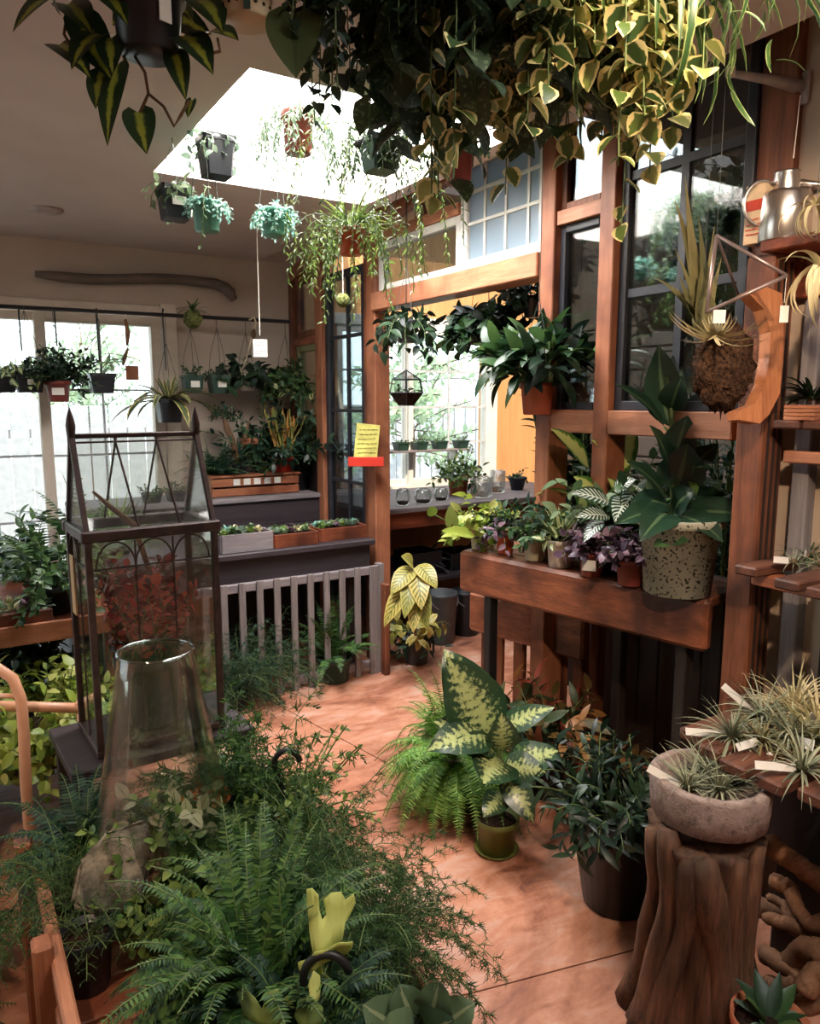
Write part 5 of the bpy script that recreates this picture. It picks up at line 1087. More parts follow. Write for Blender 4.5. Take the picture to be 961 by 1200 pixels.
# ================================================================ the doorway and the second room
t = stand('potted_croton', 'yellow-leaved drooping croton in a grey pot behind the tall doorway post', 'potted plant', 488, 776, 0, 17, 36, 'round', 'greypl', bush(8, (.1, .25), 7, (.08, .12), (.4, .5), leaf='croton', elev=(.6, 1.5), bend=1.2)+[('foliage', bush(14, (.08, .22), 6, (.06, .09), (.3, .4), leaf='dk', elev=(-.3, 1.0))[0][1], LM['dk'])])
mb, sb = MB(), MB(); D = 4.15; tube(sb, [at(487, 745, D=D), at(486, 700, D=D), at(484, 665, D=D)], .008, 6)
for b, q, w_, sg in (((485, 665, D), (458, 697, D-.1), 24, .8), ((487, 668, D), (474, 725, D-.14), 24, .7), ((488, 665, D), (494, 715, D-.14), 26, .7), ((490, 662, D), (512, 690, D-.1), 22, .8), ((482, 680, D), (450, 735, D-.08), 22, .8), ((490, 680, D), (500, 738, D-.1), 22, .7), ((484, 662, D), (470, 652, D-.06), 20, .6), ((488, 690, D), (484, 742, D-.12), 20, .6)): hero(mb, b, q, w_, sg)
obj('leaf', mb, LM['croton'], t, True, True); obj('trunk', sb, M['stemb'], t, True, True)
def bucket(label, px, py, Z, rpx, hpx, mat):
    loc = at(px, py, Z=Z); D = (loc-CAM) @ FWD; r, h = rpx/FOC*D, hpx/FOC*D; t = thing('bucket', label, 'bucket', loc, 0, 'buckets under the potting table')
    obj('body', lathe(MB(), [(0, 0), (r*.78, 0), (r*.8, .004), (r*.985, h-.02), (r, h-.018), (r, h), (r*.96, h), (r*.78, .02), (0, .02)], n=28), M[mat], t, False, True)
    a = np.linspace(0, PI, 12); obj('handle', tube(MB(), np.c_[r*1.01*np.cos(a), -.03-r*.5*np.sin(a), h*.9-r*.7*np.sin(a)], .003, 5), M['grey_x'], t, False)
bucket('grey bucket under the potting table, beside the croton', 517, 752, 0, 19, 60, 'greypl')
bucket('darker grey bucket under the potting table, partly behind the first bucket', 546, 742, 0, 18, 52, 'blackpl')
for i, (x, y, w_, h_, l) in enumerate(((2.75, 4.3, .24, .16, 'black plastic crate on the lower shelf of the potting table, near the doorway post'), (3.1, 4.32, .26, .12, 'low black crate in the middle of the lower shelf of the potting table'), (3.5, 4.3, .26, .2, 'taller black crate on the lower shelf of the potting table, behind the bench'))):
    t = thing('plastic_crate', l, 'crate', (x, y, .411)); mb = MB()
    for sx in (-1, 1): box2(mb, (sx*w_/2-.006, -.12, 0), (sx*w_/2+.006, .12, h_), .002); 
    for sy in (-1, 1): box2(mb, (-w_/2, sy*.12-.006, 0), (w_/2, sy*.12+.006, h_), .002)
    box2(mb, (-w_/2, -.12, 0), (w_/2, .12, .008), 0); obj('body', mb, M['blackpl'], t, False)
    mb = MB()
    for k in range(8): tube(mb, stems(1, .25, (.5, 1.3), 1.5, 8)[0]+A([random.uniform(-.08, .08), 0, .03]), .008, 6)
    obj('tubing', mb, M['char'], t, False, True)
stand('potted_schefflera', 'terracotta pot of leafy green whorled plant on the potting table before the second window', 'potted plant', 537, 580, .92, 13, 23, 'round', 'clay', bush(22, (.12, .26), 8, (.05, .07), (.34, .42), leaf='lite', elev=(.3, 1.5), droop=1.1)+[('foliage', bush(14, (.12, .26), 7, (.05, .07), (.34, .42), elev=(.2, 1.3))[0][1], LM['mid'])])
def jar(label, px, py, rpx, hpx, round_=True):
    loc = at(px, py, Z=.92); D = (loc-CAM) @ FWD; r, h = rpx/FOC*D, hpx/FOC*D; t = thing('glass_terrarium_jar', label, 'glass jar', loc, 0, 'glass on the potting table')
    pr = [(0, 0), (r*.6, 0), (r*.95, h*.25), (r, h*.5), (r*.85, h*.85), (r*.6, h), (r*.57, h), (r*.8, h*.84), (r*.95, h*.5)] if round_ else [(0, 0), (r*.9, 0), (r, .01), (r, h), (r*.96, h), (r*.96, .015), (0, .012)]
    obj('bowl', lathe(MB(), pr, n=28), M['jar'], t, False, True); obj('gravel', lathe(MB(), [(0, .006), (r*.6, .006), (r*.8, h*.22), (0, h*.28)], n=20), M['soil'], t, False, True)
jar('round glass bowl on the potting table next to the doorway post', 472, 592, 9, 20); jar('round glass bowl in the middle of three on the potting table', 496, 590, 11, 18); jar('round glass bowl against the terracotta pot on the potting table', 517, 587, 9, 16)
jar('low straight glass dish right of the terracotta pot on the potting table', 564, 582, 13, 24, False); jar('tall straight glass jar beside the footed succulent bowl', 583, 577, 9, 26, False)
loc = at(606, 574, Z=.92); t = plant('succulent_bowl', 'footed dark bowl of small succulents at the right end of the potting table', 'potted plant', loc, ('wide', .075, .10, 'char'), crown(16, (.03, .05), (.5, .6), (.3, 1.3), (.2, .5), 'grey', 'obov', .02)+bush(6, (.06, .1), 5, (.03, .04), (.4, .5), leaf='fernd'))
for i, (px, w_, l) in enumerate(((470, .10, 'first seedling tray on the window shelf from the doorway post'), (492, .11, 'second seedling tray on the window shelf, with a bushy tuft'), (515, .11, 'third seedling tray on the window shelf, above the terracotta pot'), (540, .11, 'fourth seedling tray on the window shelf, farthest from the doorway post'))):
    p = at(px, 523, Y=4.92); plant('seedling_tray', l, 'seedling tray', (p[0], 4.92, 1.2205), ('square', .055, .065, 'greenpl'), bush(9, (.03, .08), 6, (.015, .025), (.4, .5), leaf='mid'), None, None, 'trays on the window shelf')
# hanging in the second room
hung('hanging_pothos', 'dark pot of drooping leaves hanging just inside the doorway beside the tall post', 'hanging plant', 477, 402, 3.9, 13, 26, 'round', 'greypl', trail(20, (.14, .3), 3.6, 7, (.06, .09), (.4, .5), 'ovate', 'dk', (-.1, 1.2), .04))
hung('hanging_pothos', 'black pot of dense round-leaved pothos hanging under the beam before the second window', 'hanging plant', 566, 402, 3.75, 15, 30, 'round', 'blackpl', trail(36, (.12, .26), 2.8, 8, (.06, .08), (.7, .85), 'heart', 'dk', (-.3, 1.2), .05)+[('foliage', trail(12, (.14, .28), 2.6, 8, (.055, .075))[0][1], LM['mid'])], card=(.2, .04, .03, .4))
hung('hanging_ivy', 'wide dark leafy mass hanging behind the beam at the right post', 'hanging plant', 625, 372, 3.6, 14, 24, 'round', 'blackpl', bush(30, (.1, .22), 8, (.05, .07), (.6, .75), leaf='dk', elev=(.2, 1.4), droop=1.6))
loc = at(629, 486, D=3.05); D = 3.05; t = plant('hanging_peace_lily', 'terracotta hanging pot with large lush peace lily leaves beside the right doorway post', 'hanging plant', loc, ('round', 21/FOC*D, 37/FOC*D, 'terra'), bush(46, (.14, .26), 3, (.11, .16), (.3, .38), 'ovate', 'mid', (.75, 1.5), .8, .04, .8, 6, s0=.6, angle=.5)+[('foliage', bush(40, (.1, .24), 3, (.11, .15), (.3, .38), 'ovate', 'mid', (.6, 1.4), .9, .04, .9, 6, s0=.55, angle=.6)[0][1], LM['dk'])], (3.1, 'wire'))
geo = thing('geometric_terrarium', 'hanging faceted glass terrarium with black soil inside the doorway', 'terrarium', at(476, 470, D=3.95)); c = at(476, 456, D=3.95); r = .085
def poly(mb, c, r, z): 
    th = np.arange(6)/6*2*PI; return A(c)+np.c_[r*np.cos(th), r*np.sin(th), np.full(6, z)]
rings = [poly(None, c, .045, -.085), poly(None, c, .10, -.02), poly(None, c, .085, .05)]; apex = c+A([0, 0, .10])
mb = MB(); i = np.arange(6); j = (i+1) % 6; V = np.r_[rings[0], rings[1], rings[2], [apex], [c-A([0, 0, .085])]]
mb.add(V, [np.stack([6+i, 6+j, 12+j, 12+i], 1), np.stack([12+i, 12+j, np.full(6, 18)], 1)]); obj('glass_facets', mb, M['jar'], geo)
mb = MB(); mb.add(np.r_[V[:12], [V[19]]], [np.stack([i, j, 6+j, 6+i], 1), np.stack([j, i, np.full(6, 12)], 1)]); mb.f.append(A([i+6])); obj('soil', mb, M['soil'], geo)
mb = MB()
for a in range(6):
    for p, q in ((V[a], V[6+a]), (V[6+a], V[12+a]), (V[12+a], apex), (V[a], V[(a+1) % 6]), (V[6+a], V[6+(a+1) % 6]), (V[12+a], V[12+(a+1) % 6])): tube(mb, [p, q], .003, 5)
obj('leading', mb, M['char'], geo); obj('hanger', tube(MB(), [apex, A([apex[0], apex[1], 3.1])], .002, 5), M['wire'], geo)
f = bush(7, (.03, .07), 5, (.02, .03), (.5, .6), leaf='mid'); [obj(nm, m_.move(c-A([0, 0, .02])), mt, geo, True, True) for nm, m_, mt in f]
# greenery seen through the partition panes
def annex(name, label, x, y, z, r, h, mat, fol, hang=False): return plant(name, label, 'potted plant', (x, y, z), ('round', r, h, mat), fol, (3.1, 'wire') if hang else None, None, 'plants in the second room')
annex('hanging_fern', 'dark hanging pot seen through the narrow upper pane between two posts', 2.75, 2.95, 2.18, .12, .2, 'greypl', bush(20, (.1, .25), 8, (.05, .07), (.5, .6), leaf='dk', elev=(-.2, 1.3)), True)
annex('tall_ficus', 'tall dark bushy plant in the second room behind the narrow lower pane', 3.0, 3.0, .0, .17, .3, 'blackpl', bush(60, (.7, 1.75), 24, (.07, .11), (.45, .55), leaf='dk', elev=(1.38, 1.56), droop=.2, sr=.005, wig=.04))
annex('hanging_ficus', 'wide dark feathery plant in a red-brown pot hanging behind the big black-framed panes', 3.0, 1.98, 2.02, .17, .24, 'terrad', bush(90, (.3, .62), 18, (.05, .08), (.4, .5), leaf='dk', elev=(-.1, 1.5), droop=1.2), True)
annex('hanging_fern', 'dark green fern hanging behind the left half of the big black-framed panes', 2.85, 2.28, 1.92, .14, .2, 'blackpl', bush(70, (.25, .5), 18, (.04, .06), (.4, .5), leaf='fernd', elev=(-.2, 1.5), droop=1.3), True)
annex('tall_ficus', 'tall dark plant in the second room behind the black-framed panes, beside the siding', 3.6, 2.5, .0, .18, .3, 'blackpl', bush(50, (.7, 1.7), 22, (.06, .09), (.45, .55), leaf='fernd', elev=(1.25, 1.55), droop=.3, sr=.005, wig=.05))
# ================================================================ along the back counter
def tray(label, px0, px1, py, Z, h, mat, y=3.86, dpt=.16, seed=0):
    a, b = at(px0, py, Y=y-dpt/2), at(px1, py, Y=y-dpt/2); x0, x1 = a[0], b[0]; t = thing('planter_tray', label, 'planter', ((x0+x1)/2, y, Z), 0, 'succulent trays on the counter'); m = M[mat]
    for s_ in (-1, 1):
        obj('side', box2(MB(), (x0, y+s_*dpt/2-.006, Z), (x1, y+s_*dpt/2+.006, Z+h), .002), m, t); e = x0 if s_ < 0 else x1; obj('end', box2(MB(), (e-.006, y-dpt/2+.006, Z), (e+.006, y+dpt/2-.006, Z+h), .002), m, t)
    obj('soil', box2(MB(), (x0+.006, y-dpt/2+.006, Z+.002), (x1-.006, y+dpt/2-.006, Z+h*.85), 0), M['soil'], t)
    n = int((x1-x0)/.05)
    for i in range(n):
        for j in range(3):
            c = A([x0+.025+(i+.5*(j % 2))*(x1-x0-.05)/n, y-dpt*.33+j*dpt*.33, Z+h*.85]); mb = MB(); k = random.choice(['grey', 'lite', 'teal', 'ivyw', 'mid', 'purple', 'white'])
            rosette(mb, 18, (.024, .042), (.5, .65), (.1, 1.4), .3, 'obov', .2, 3, c+A([0, 0, random.uniform(.004, .018)]), .002); o = tag(obj('succulent', mb, LM[k], None, True, True), None, 'succulent', 'succulents in the counter trays')
            SUC.append((o, label, k))
SUC = []
tray('weathered grey wooden tray of succulents at the left of the counter', 260, 320, 641, .80, .10, 'grey_x')
tray('brown wooden tray of succulents in the middle of the counter', 322, 373, 635, .80, .075, 'red_x')
tray('brown wooden tray of succulents at the right end of the counter by the glazed leaf', 376, 430, 630, .80, .075, 'red_x', 3.90)
tn = {'grey': 'grey-green', 'lite': 'yellow-green', 'teal': 'blue-green', 'ivyw': 'pale green', 'mid': 'mid-green', 'purple': 'purplish', 'white': 'cream'}
for o, l, k in SUC:
    w_ = 'grey tray at the left' if 'grey wooden' in l else 'middle brown tray' if 'middle' in l else 'brown tray by the glazed leaf'; o['label'] = f'small {tn[k]} succulent rosette in the {w_} of the counter'; o['group'] = f'{tn[k]} succulents in the {w_}'
stand('boston_fern', 'arching fern in a dark pot on the floor before the grey gate', 'potted plant', 392, 797, 0, 21, 30, 'round', 'greenpl', fern(26, (.26, .42), 26, (.03, .04), 'fern', (.4, 1.45), 1.6, .03, seg=2)+[('fronds', fern(2, (.42, .46), 30, (.03, .036), elev=(1.4, 1.5), droop=.3)[0][1], LM['fern'])])
stand('feathery_fern', 'blue-green feathery fern in a brown pot before the left part of the grey gate', 'potted plant', 312, 812, 0, 15, 30, 'round', 'terrad', feather(60, (.2, .42), 16, (.06, .1), 12, (.014, .02), 'fernd', (.2, 1.5), 1.8, W=.3, shape='pinna'))
stand('feathery_fern', 'blue-green feathery fern on the floor against the glass plant house', 'potted plant', 278, 830, 0, 15, 26, 'round', 'blackpl', feather(64, (.22, .44), 16, (.06, .1), 12, (.014, .02), 'fernd', (.1, 1.5), 1.8, W=.3, shape='pinna'))
# crate and plants on the raised ledge
LZ = .985
cr = thing('wooden_crate', 'slatted pale orange wooden crate on the raised ledge under the pencil cactus', 'crate', (1.72, 4.72, LZ)); x0, x1 = 1.42, 2.02
for k in range(2):
    obj('slat', box2(MB(), (x0, 4.655, LZ+.005+k*.062), (x1, 4.67, LZ+.055+k*.062), .002), M['fir_x'], cr); obj('slat', box2(MB(), (x0, 4.86, LZ+.005+k*.062), (x1, 4.875, LZ+.055+k*.062), .002), M['fir_x'], cr)
for x in (x0, x1-.02): obj('end_panel', box2(MB(), (x, 4.67, LZ), (x+.02, 4.86, LZ+.125), .002), M['fir_y'], cr)
obj('lid', box2(MB(), (x0-.01, 4.65, LZ+.125), (x1+.01, 4.88, LZ+.14), .003), M['fir_x'], cr)
for i in range(5): tag(obj('crate_card', box2(MB(), (1.56+i*.07, 4.648, LZ+.075), (1.605+i*.07, 4.6525, LZ+.115), 0), M['paper']), 'small white card in the row along the front of the wooden crate', 'card', 'cards on the wooden crate')
p = at(332, 558, Y=4.74); plant('pencil_cactus', 'bright red pot with a dense bunch of upright orange-tipped pencil cactus stems on the crate', 'potted plant', (p[0], 4.74, LZ+.14), ('round', .078, .105, 'redpl'), [('stems', (lambda mb: (strands(stems(46, (.2, .36), (1.15, 1.5), -.1, 7, rad=.045, wig=.08), np.linspace(.007, .004, 7), mb, 6), mb)[1])(MB()), LM['pencil'])])
def led_plant(name, label, px, Y, r, h, mat, fol, z=LZ, kind='round', **k):
    p = at(px, 560, Y=Y); return plant(name, label, 'potted plant', (p[0], Y, z), (kind, r, h, mat), fol, **k)
led_plant('potted_succulent', 'black square pot of pale succulent rosettes on the crate, left of the pencil cactus', 282, 4.73, .045, .06, 'blackpl', crown(24, (.04, .07), (.3, .4), (.3, 1.4), .3, 'ivyw', 'obov'), LZ+.14, 'square')
led_plant('potted_palm', 'dark bushy plant behind the pencil cactus against the back wall', 350, 4.82, .09, .13, 'blackpl', bush(40, (.3, .6), 14, (.06, .09), (.4, .5), leaf='dk', elev=(.7, 1.5), droop=1.0))
led_plant('potted_fern', 'dark spiky fern on the ledge behind the driftwood bonsai', 255, 4.80, .08, .12, 'blackpl', fern(40, (.2, .4), 24, (.04, .05), 'fernd', (.6, 1.5), 1.4, .03, seg=1))
led_plant('potted_dracaena', 'dark grassy plant in the middle of the back ledge, between driftwood and cactus', 312, 4.83, .07, .12, 'greypl', bush(44, (.25, .62), 12, (.05, .08), (.3, .4), leaf='fernd', elev=(.7, 1.5), droop=1.0))
bz = thing('driftwood_stand', 'twisted dark driftwood stand with small orange shelf among the plants on the back ledge', 'driftwood', at(276, 556, Y=4.75)); P = [at(x, y, Y=4.76) for x, y in ((284, 557), (278, 535), (272, 515), (266, 502), (262, 488))]
obj('trunk', tube(MB(), P, [.028, .022, .02, .022, .012], 8), M['stemb'], bz, True, True); P = [at(x, y, Y=4.76) for x, y in ((279, 540), (288, 525), (287, 508), (292, 495))]; obj('branch', tube(MB(), P, [.016, .016, .014, .006], 7), M['stemb'], bz, True, True)
a = at(292, 517, Y=4.72); obj('shelf', box(MB(), a, (.10, .06, .04), .003), M['fir_x'], bz); f = bush(16, (.05, .1), 8, (.03, .05), (.25, .35), leaf='fernd', elev=(.2, 1.4)); [obj(nm, m_.move(at(262, 488, Y=4.76)), mt, bz, True, True) for nm, m_, mt in f]
# ================================================================ right side: air plants and the rest
def air(label, loc, n, L, leaf='air', W=(.05, .08), elev=(.1, 1.4), bend=(.4, 1.6), tag_=None, group='air plants on the slatted shelf', name='air_plant', cat='air plant', rad=.006):
    t = thing(name, label, cat, loc, 0, group); mb = MB(); rosette(mb, n, L, W, elev, bend, 'spike', .5, 5, (0, 0, .004), rad); obj('foliage', mb, LM[leaf], t, False, True)
    obj('base', ball(MB(), (0, 0, .008), (.010, .010, .012), 8, 6), M['stemb'], t, False, True)
    if tag_ is not None:
        a, l_, up = tag_; d = A([math.cos(a), math.sin(a), 0]); o = obj('paper_tag', bar(MB(), d*.02+A([0, 0, .014]), d*(.03+l_*1.25)+A([0, 0, .016+up*1.3]), .019, .0015, 0, unit(CAM-A(loc))), M['paper'], t, False); o['label'] = 'white paper price tag'
    return t
SZ = .723
for px, py, n, L, lf, tg, lab in ((858, 866, 40, (.05, .10), 'air', (2.6, .075, .005), 'spiky grey air plant at the aisle end of the lower slatted shelf'),
        (893, 842, 34, (.05, .10), 'air', (2.2, .06, .05), 'grey air plant with an upright white tag on the lower shelf beside the timber post'), (893, 872, 36, (.04, .08), 'airo', (3.2, .07, .006), 'olive air plant with reddish centre in the middle of the lower shelf boards'),
        (930, 836, 50, (.06, .13), 'airp', (.3, .05, .01), 'pale fluffy air plant tallest at the back of the lower slatted shelf'), (925, 868, 44, (.05, .11), 'air', (4.2, .06, .02), 'wide grey air plant in the middle of the lower slatted shelf'),
        (950, 872, 44, (.06, .11), 'airo', (3.6, .06, .01), 'olive-grey air plant on the lower shelf at the right edge'), (940, 905, 36, (.05, .10), 'air', (2.9, .09, .02), 'grey air plant with long curling tag on the nearest shelf boards'), (958, 848, 40, (.06, .11), 'airp', (3.4, .05, .03), 'pale air plant with white tag at the right edge, back of the lower shelf')):
    air(lab, at(px, py, Z=SZ), int(n*2), (L[0]*1.4, L[1]*1.6), lf, tag_=tg)
for px, py, n, L, lf, tg, lab in ((945, 655, 40, (.05, .12), 'mid', (3.6, .04, .012), 'green grassy air plant with white tag on the middle shelf'), (930, 662, 30, (.04, .09), 'air', (2.9, .035, .004), 'pale wispy air plant at the left end of the middle shelf'), (962, 664, 34, (.05, .1), 'air', None, 'grey air plant on the middle shelf cut by the right edge')):
    air(lab, at(px, py, Z=1.129), n, L, lf, tag_=tg, group='air plants on the middle shelf')
p = at(948, 474, Z=1.57); air('pale pinkish air plant on the upper shelf before the framed dark board', (2.16, 1.04, 1.59), 30, (.04, .08), 'airp', group='air plants on the upper shelf')
air('dark bushy plant on the upper shelf behind the framed dark board', (2.15, 1.24, 1.60), 50, (.05, .12), 'dk', W=(.2, .3), group='air plants on the upper shelf')
c = at(943, 250, D=2.0)
def hangair(label, px, py, D, n, L, leaf, elev, bend, W=(.08, .12), top=None):
    loc = at(px, py, D=D); t = thing('hanging_air_plant', label, 'air plant', loc, 0, 'air plants hanging at the upper right'); mb = MB(); rosette(mb, n, L, W, elev, bend, 'spike', .5, 8, (0, 0, 0), .008); obj('foliage', mb, LM[leaf], t, False, True)
    obj('hanger', tube(MB(), [(0, 0, 0), (0, 0, (top or zs(loc[1])+.04)-loc[2])], .0008, 4), M['wire'], t, False); return t
hangair('pale curly air plant hanging at the right edge below the watering can spout', 957, 240, 1.85, 22, (.08, .14), 'airp', (-.6, 1.2), (2.2, 3.6))
hangair('large brown-grey curly air plant hanging at the right edge above the chalkboard', 962, 312, 1.8, 20, (.10, .18), 'airp', (-1.0, 1.0), (1.5, 2.8), (.14, .2))
# long-leaved bulbous air plant on the brass frame, and its mounted neighbour
D = 2.15; bp = at(822, 378, D=D); t = thing('bulbous_air_plant', 'tall olive bulbous air plant with long upright leaves hanging before the black-framed panes', 'air plant', bp); mb = MB()
for b, q, w_, sg in (((822, 375, D), (790, 232, D+.05), 22, .3), ((822, 372, D), (803, 205, D), 20, -.2), ((826, 370, D), (818, 250, D-.03), 16, .2), ((816, 372, D), (790, 290, D-.05), 14, .3), ((820, 372, D), (760, 322, D-.08), 18, .4), ((828, 372, D), (838, 262, D), 9, -.6), ((818, 376, D), (776, 330, D), 22, .3), ((824, 376, D), (822, 310, D-.07), 40, -.4), ((814, 376, D), (796, 322, D-.07), 34, -.3), ((828, 374, D), (846, 300, D+.04), 12, -.5)): hero(mb, b, q, w_, sg, None, 'spike', 0, .4)
obj('foliage', mb, LM['airo'], t, True, True); obj('bulb', lathe(MB(), [(0, -.02), (.016, -.018), (.026, 0), (.024, .03), (.012, .07), (0, .08)], bp, 16), LM['airo'], t, True, True)
obj('hanger', tube(MB(), [bp+A([0, 0, .06]), A([bp[0], bp[1], zs(bp[1])+.04])], .0008, 4), M['wire'], t)
brass = plain('aged_brass', (150, 128, 122), .35, .5, .6)
D = 2.0; gf = thing('brass_frame', 'open triangular metal frame hanging against the timber post with a white price tag', 'ornament', at(880, 330, D=D)); V = [at(840, 276, D=2.0), at(922, 323, D=1.9), at(828, 366, D=1.98), at(866, 348, D=2.16)]
mb = MB()
for i, j in ((0, 1), (1, 2), (2, 0), (0, 3), (1, 3), (2, 3)): tube(mb, [V[i], V[j]], .0055 if 3 not in (i, j) else .004, 6)
obj('frame', mb, brass, gf, True, True); a = at(919, 368, D=1.89); obj('tag_string', tube(MB(), [V[1], at(919, 355, D=1.89)], .001, 4), M['string'], gf)
mb = MB(); u = A([RGT[0], RGT[1], 0]); bar(mb, a-u*.011, a+u*.011, .0015, .042, 0); o = obj('price_tag', mb, M['paper'], gf); o['label'] = 'small white paper price tag'
obj('hanger', tube(MB(), [V[0], A([V[0][0], V[0][1], zs(V[0][1])+.04])], .0008, 4), M['wire'], gf)
# curved wooden mount with its fibre slab
D = 2.12; O = at(880, 420, D=D); mx, my, mz = frame_m(O, RGT*.86+FWD*.5, UPV)[:3, :3].T; Mm = frame_m(O, RGT*.86+FWD*.5, UPV); S = D/FOC
bd = thing('wooden_mount', 'curved orange wooden mounting board with dark fibre slab, fixed on the timber post', 'plant mount', O)
ol = [(-26, 70), (4, 82), (38, 78), (42, 50), (40, 0), (34, -40), (14, -66), (-4, -78), (-44, -76), (-42, -66), (-12, -56), (6, -30), (14, 0), (16, 30), (4, 55)]
mb = MB(); prism(mb, A(ol)*S, .035, Mm); obj('board', mb, wood('orange_mount', (150, 90, 58), (196, 130, 88), 'z', .5), bd)
fc = at(848, 428, D=D-.05); fib = plain('fibre', (62, 44, 32), .95, .1, var=.5, scale=90, bstr=1.)
mb = MB(); ball(mb, fc, (.11, .05, .12), 26, 18, .10); obj('fibre_slab', mb, fib, bd, True, True)
mb = MB(); p_ = unit(rng.normal(0, 1, (900, 3))); b_ = fc+p_*A([.11, .05, .12]); leaves(mb, b_, p_+rng.normal(0, .7, (900, 3)), rng.normal(0, 1, (900, 3)), U((.015, .035), 900), .0016, .8, 'spike', 0, 2); obj('fibres', mb, leafmat('fibre_hair', [(52, 36, 28), (88, 62, 42)], rough=.9, trans=.05), bd, True, True)
loc = at(838, 392, D=1.98); t = thing('mounted_air_plant', 'pale many-armed air plant with white tag mounted on the dark fibre slab', 'air plant', loc); mb = MB(); n = 26
ph = np.arange(n)/n*2*PI+rng.uniform(-.1, .1, n); ln = U((.10, .17), n); up_ = np.where(np.sin(ph) > 0, .5, 1.)
f_ = RGT*np.cos(ph)[:, None]+UPV*(np.sin(ph)*.55)[:, None]-FWD*.45; leaves(mb, np.repeat([loc], n, 0), f_, np.repeat([unit(UPV*-.9+FWD*-.3)], n, 0), ln*up_*1.1, .012, U((.8, 1.9), n), 'spike', .5, 8)
obj('foliage', mb, LM['airp'], t, True, True); c = at(843, 371, D=1.93); mb = MB(); bar(mb, c-RGT*.016, c+RGT*.016, .0015, .034, 0); o = obj('price_tag', mb, M['paper'], t); o['label'] = 'white paper tag'
mb = MB(); mb2 = at(850, 487, D=2.06); 
# air plants in the stone bowl
for dx, dy, n, L, tg, lab in ((-.06, .02, 44, (.05, .10), (2.7, .06, .04), 'grey spiky air plant with white tag at the left side of the stone bowl'), (.0, -.03, 46, (.05, .10), None, 'grey spiky air plant at the front middle of the stone bowl'), (.03, .045, 40, (.05, .09), None, 'grey spiky air plant at the back of the stone bowl'), (.065, -.01, 40, (.04, .08), (5.6, .055, .05), 'grey-green spiky air plant with white tag at the right side of the stone bowl')):
    air(lab, sb_+A([dx, dy, .07]), n*2, (L[0]*1.2, L[1]*1.45), 'air', W=(.045, .07), elev=(.4, 1.5), tag_=tg, group='air plants in the stone bowl')
# terracotta bowl at the lower right corner
loc = at(903, 1192, Z=.22); loc = A([loc[0], loc[1], .10]); tcs = thing('low_block', 'rough low timber block under the terracotta bowl', 'block', (loc[0], loc[1], 0)); obj('body', box2(MB(), (loc[0]-.1, loc[1]-.1, 0), (loc[0]+.1, loc[1]+.1, .098), .01), M['red_x'], tcs)
plant('terracotta_bowl', 'terracotta bowl with a pointed green succulent at the lower right corner', 'potted plant', loc, ('round', .085, .12, 'clay'), crown(9, (.05, .11), (.3, .4), (.2, 1.2), (.2, .8), 'mid', 'lance')+crown(8, (.06, .09), (.3, .4), (.0, .6), .5, 'grey', 'lance'))

# ================================================================ inside the glass plant house
Zb = Z0+.024
rp = tp(.5, .5, Zb); red_f = bush(54, (.12, .36), 12, (.035, .055), (.6, .75), 'round', 'red', (1.05, 1.52), .4, .07)+[('foliage', bush(22, (.06, .13), 8, (.04, .05), (.5, .6), leaf='dk', elev=(.5, 1.3), rad=.06)[0][1], LM['dk'])]
for x_ in red_f: x_[1].v = [np.c_[.155*np.tanh(v_[:, 0]/.155), .10*np.tanh(v_[:, 1]/.10), np.minimum(v_[:, 2], .40)] for v_ in x_[1].v]
plant('terrarium_planter', 'weathered grey tub of red-leaved foliage inside the glass plant house', 'potted plant', rp, ('round', .105, .22, 'grey_z'), red_f, rz=rzT)
p0 = tp(.15, .7, Z1+.02); tag(obj('bare_branch', tube(MB(), [tp(.55, .5, Z1-.15), tp(.45, .55, Z1+.0), tp(.28, .6, Z1+.06), tp(.15, .62, Z1+.11)], [.008, .011, .008, .004], 7), M['drift_o'], None, True, True), 'bare tan branch standing among the red leaves inside the glass plant house', 'branch')
# ================================================================ left: benches by the glass doors
BZ = .735
def lbp(name, label, px, py, Y, r, h, mat, fol, Z=BZ, kind='round', **k):
    p = at(px, py, Y=Y); return plant(name, label, 'potted plant', (p[0], Y, Z), (kind, r, h, mat), fol, **k)
lbp('potted_palm_fern', 'orange-red pot with arching palm-like fronds on the left window bench', 38, 600, 3.45, .06, .09, 'terra', fern(14, (.25, .42), 20, (.05, .07), 'mid', (.6, 1.4), 1.8, seg=2, W=.22))
lbp('potted_shrub', 'dense green bushy plant at the window bench end, left of the glass plant house', 62, 640, 3.3, .08, .12, 'blackpl', bush(40, (.14, .32), 12, (.03, .05), (.5, .6), leaf='mid', elev=(-.2, 1.5), droop=1.6))
lbp('potted_fern', 'light feathery fern reaching up behind the gable of the glass plant house', 100, 600, 3.7, .08, .12, 'greenpl', fern(26, (.3, .55), 24, (.04, .06), 'mid', (.6, 1.5), 1.4, seg=2))
lbp('potted_grass', 'tuft of yellow-green grassy foliage seen through the roof glass of the plant house', 135, 600, 4.1, .07, .10, 'greenpl', crown(90, (.2, .36), (.03, .04), (.8, 1.5), (.2, 1.0), 'lite'))
lbp('leafy_begonia', 'broad-leaved green plant at the far left of the window bench under the variegated pots', 12, 590, 4.1, .08, .12, 'blackpl', bush(16, (.12, .28), 7, (.06, .09), (.55, .7), leaf='mid'))
tr = thing('red_tray', 'shallow reddish tray of pale pinkish succulents at the left edge of the window bench', 'planter', (-.05, 3.27, BZ)); p = at(2, 648, Y=3.2)
obj('tray', box2(MB(), (p[0]-.28, 3.18, BZ), (p[0]+.16, 3.36, BZ+.05), .004), M['red_x'], tr)
cols = ['ivyw', 'white', 'purple', 'grey']; cn = ['pale green', 'cream', 'pinkish', 'grey-green']
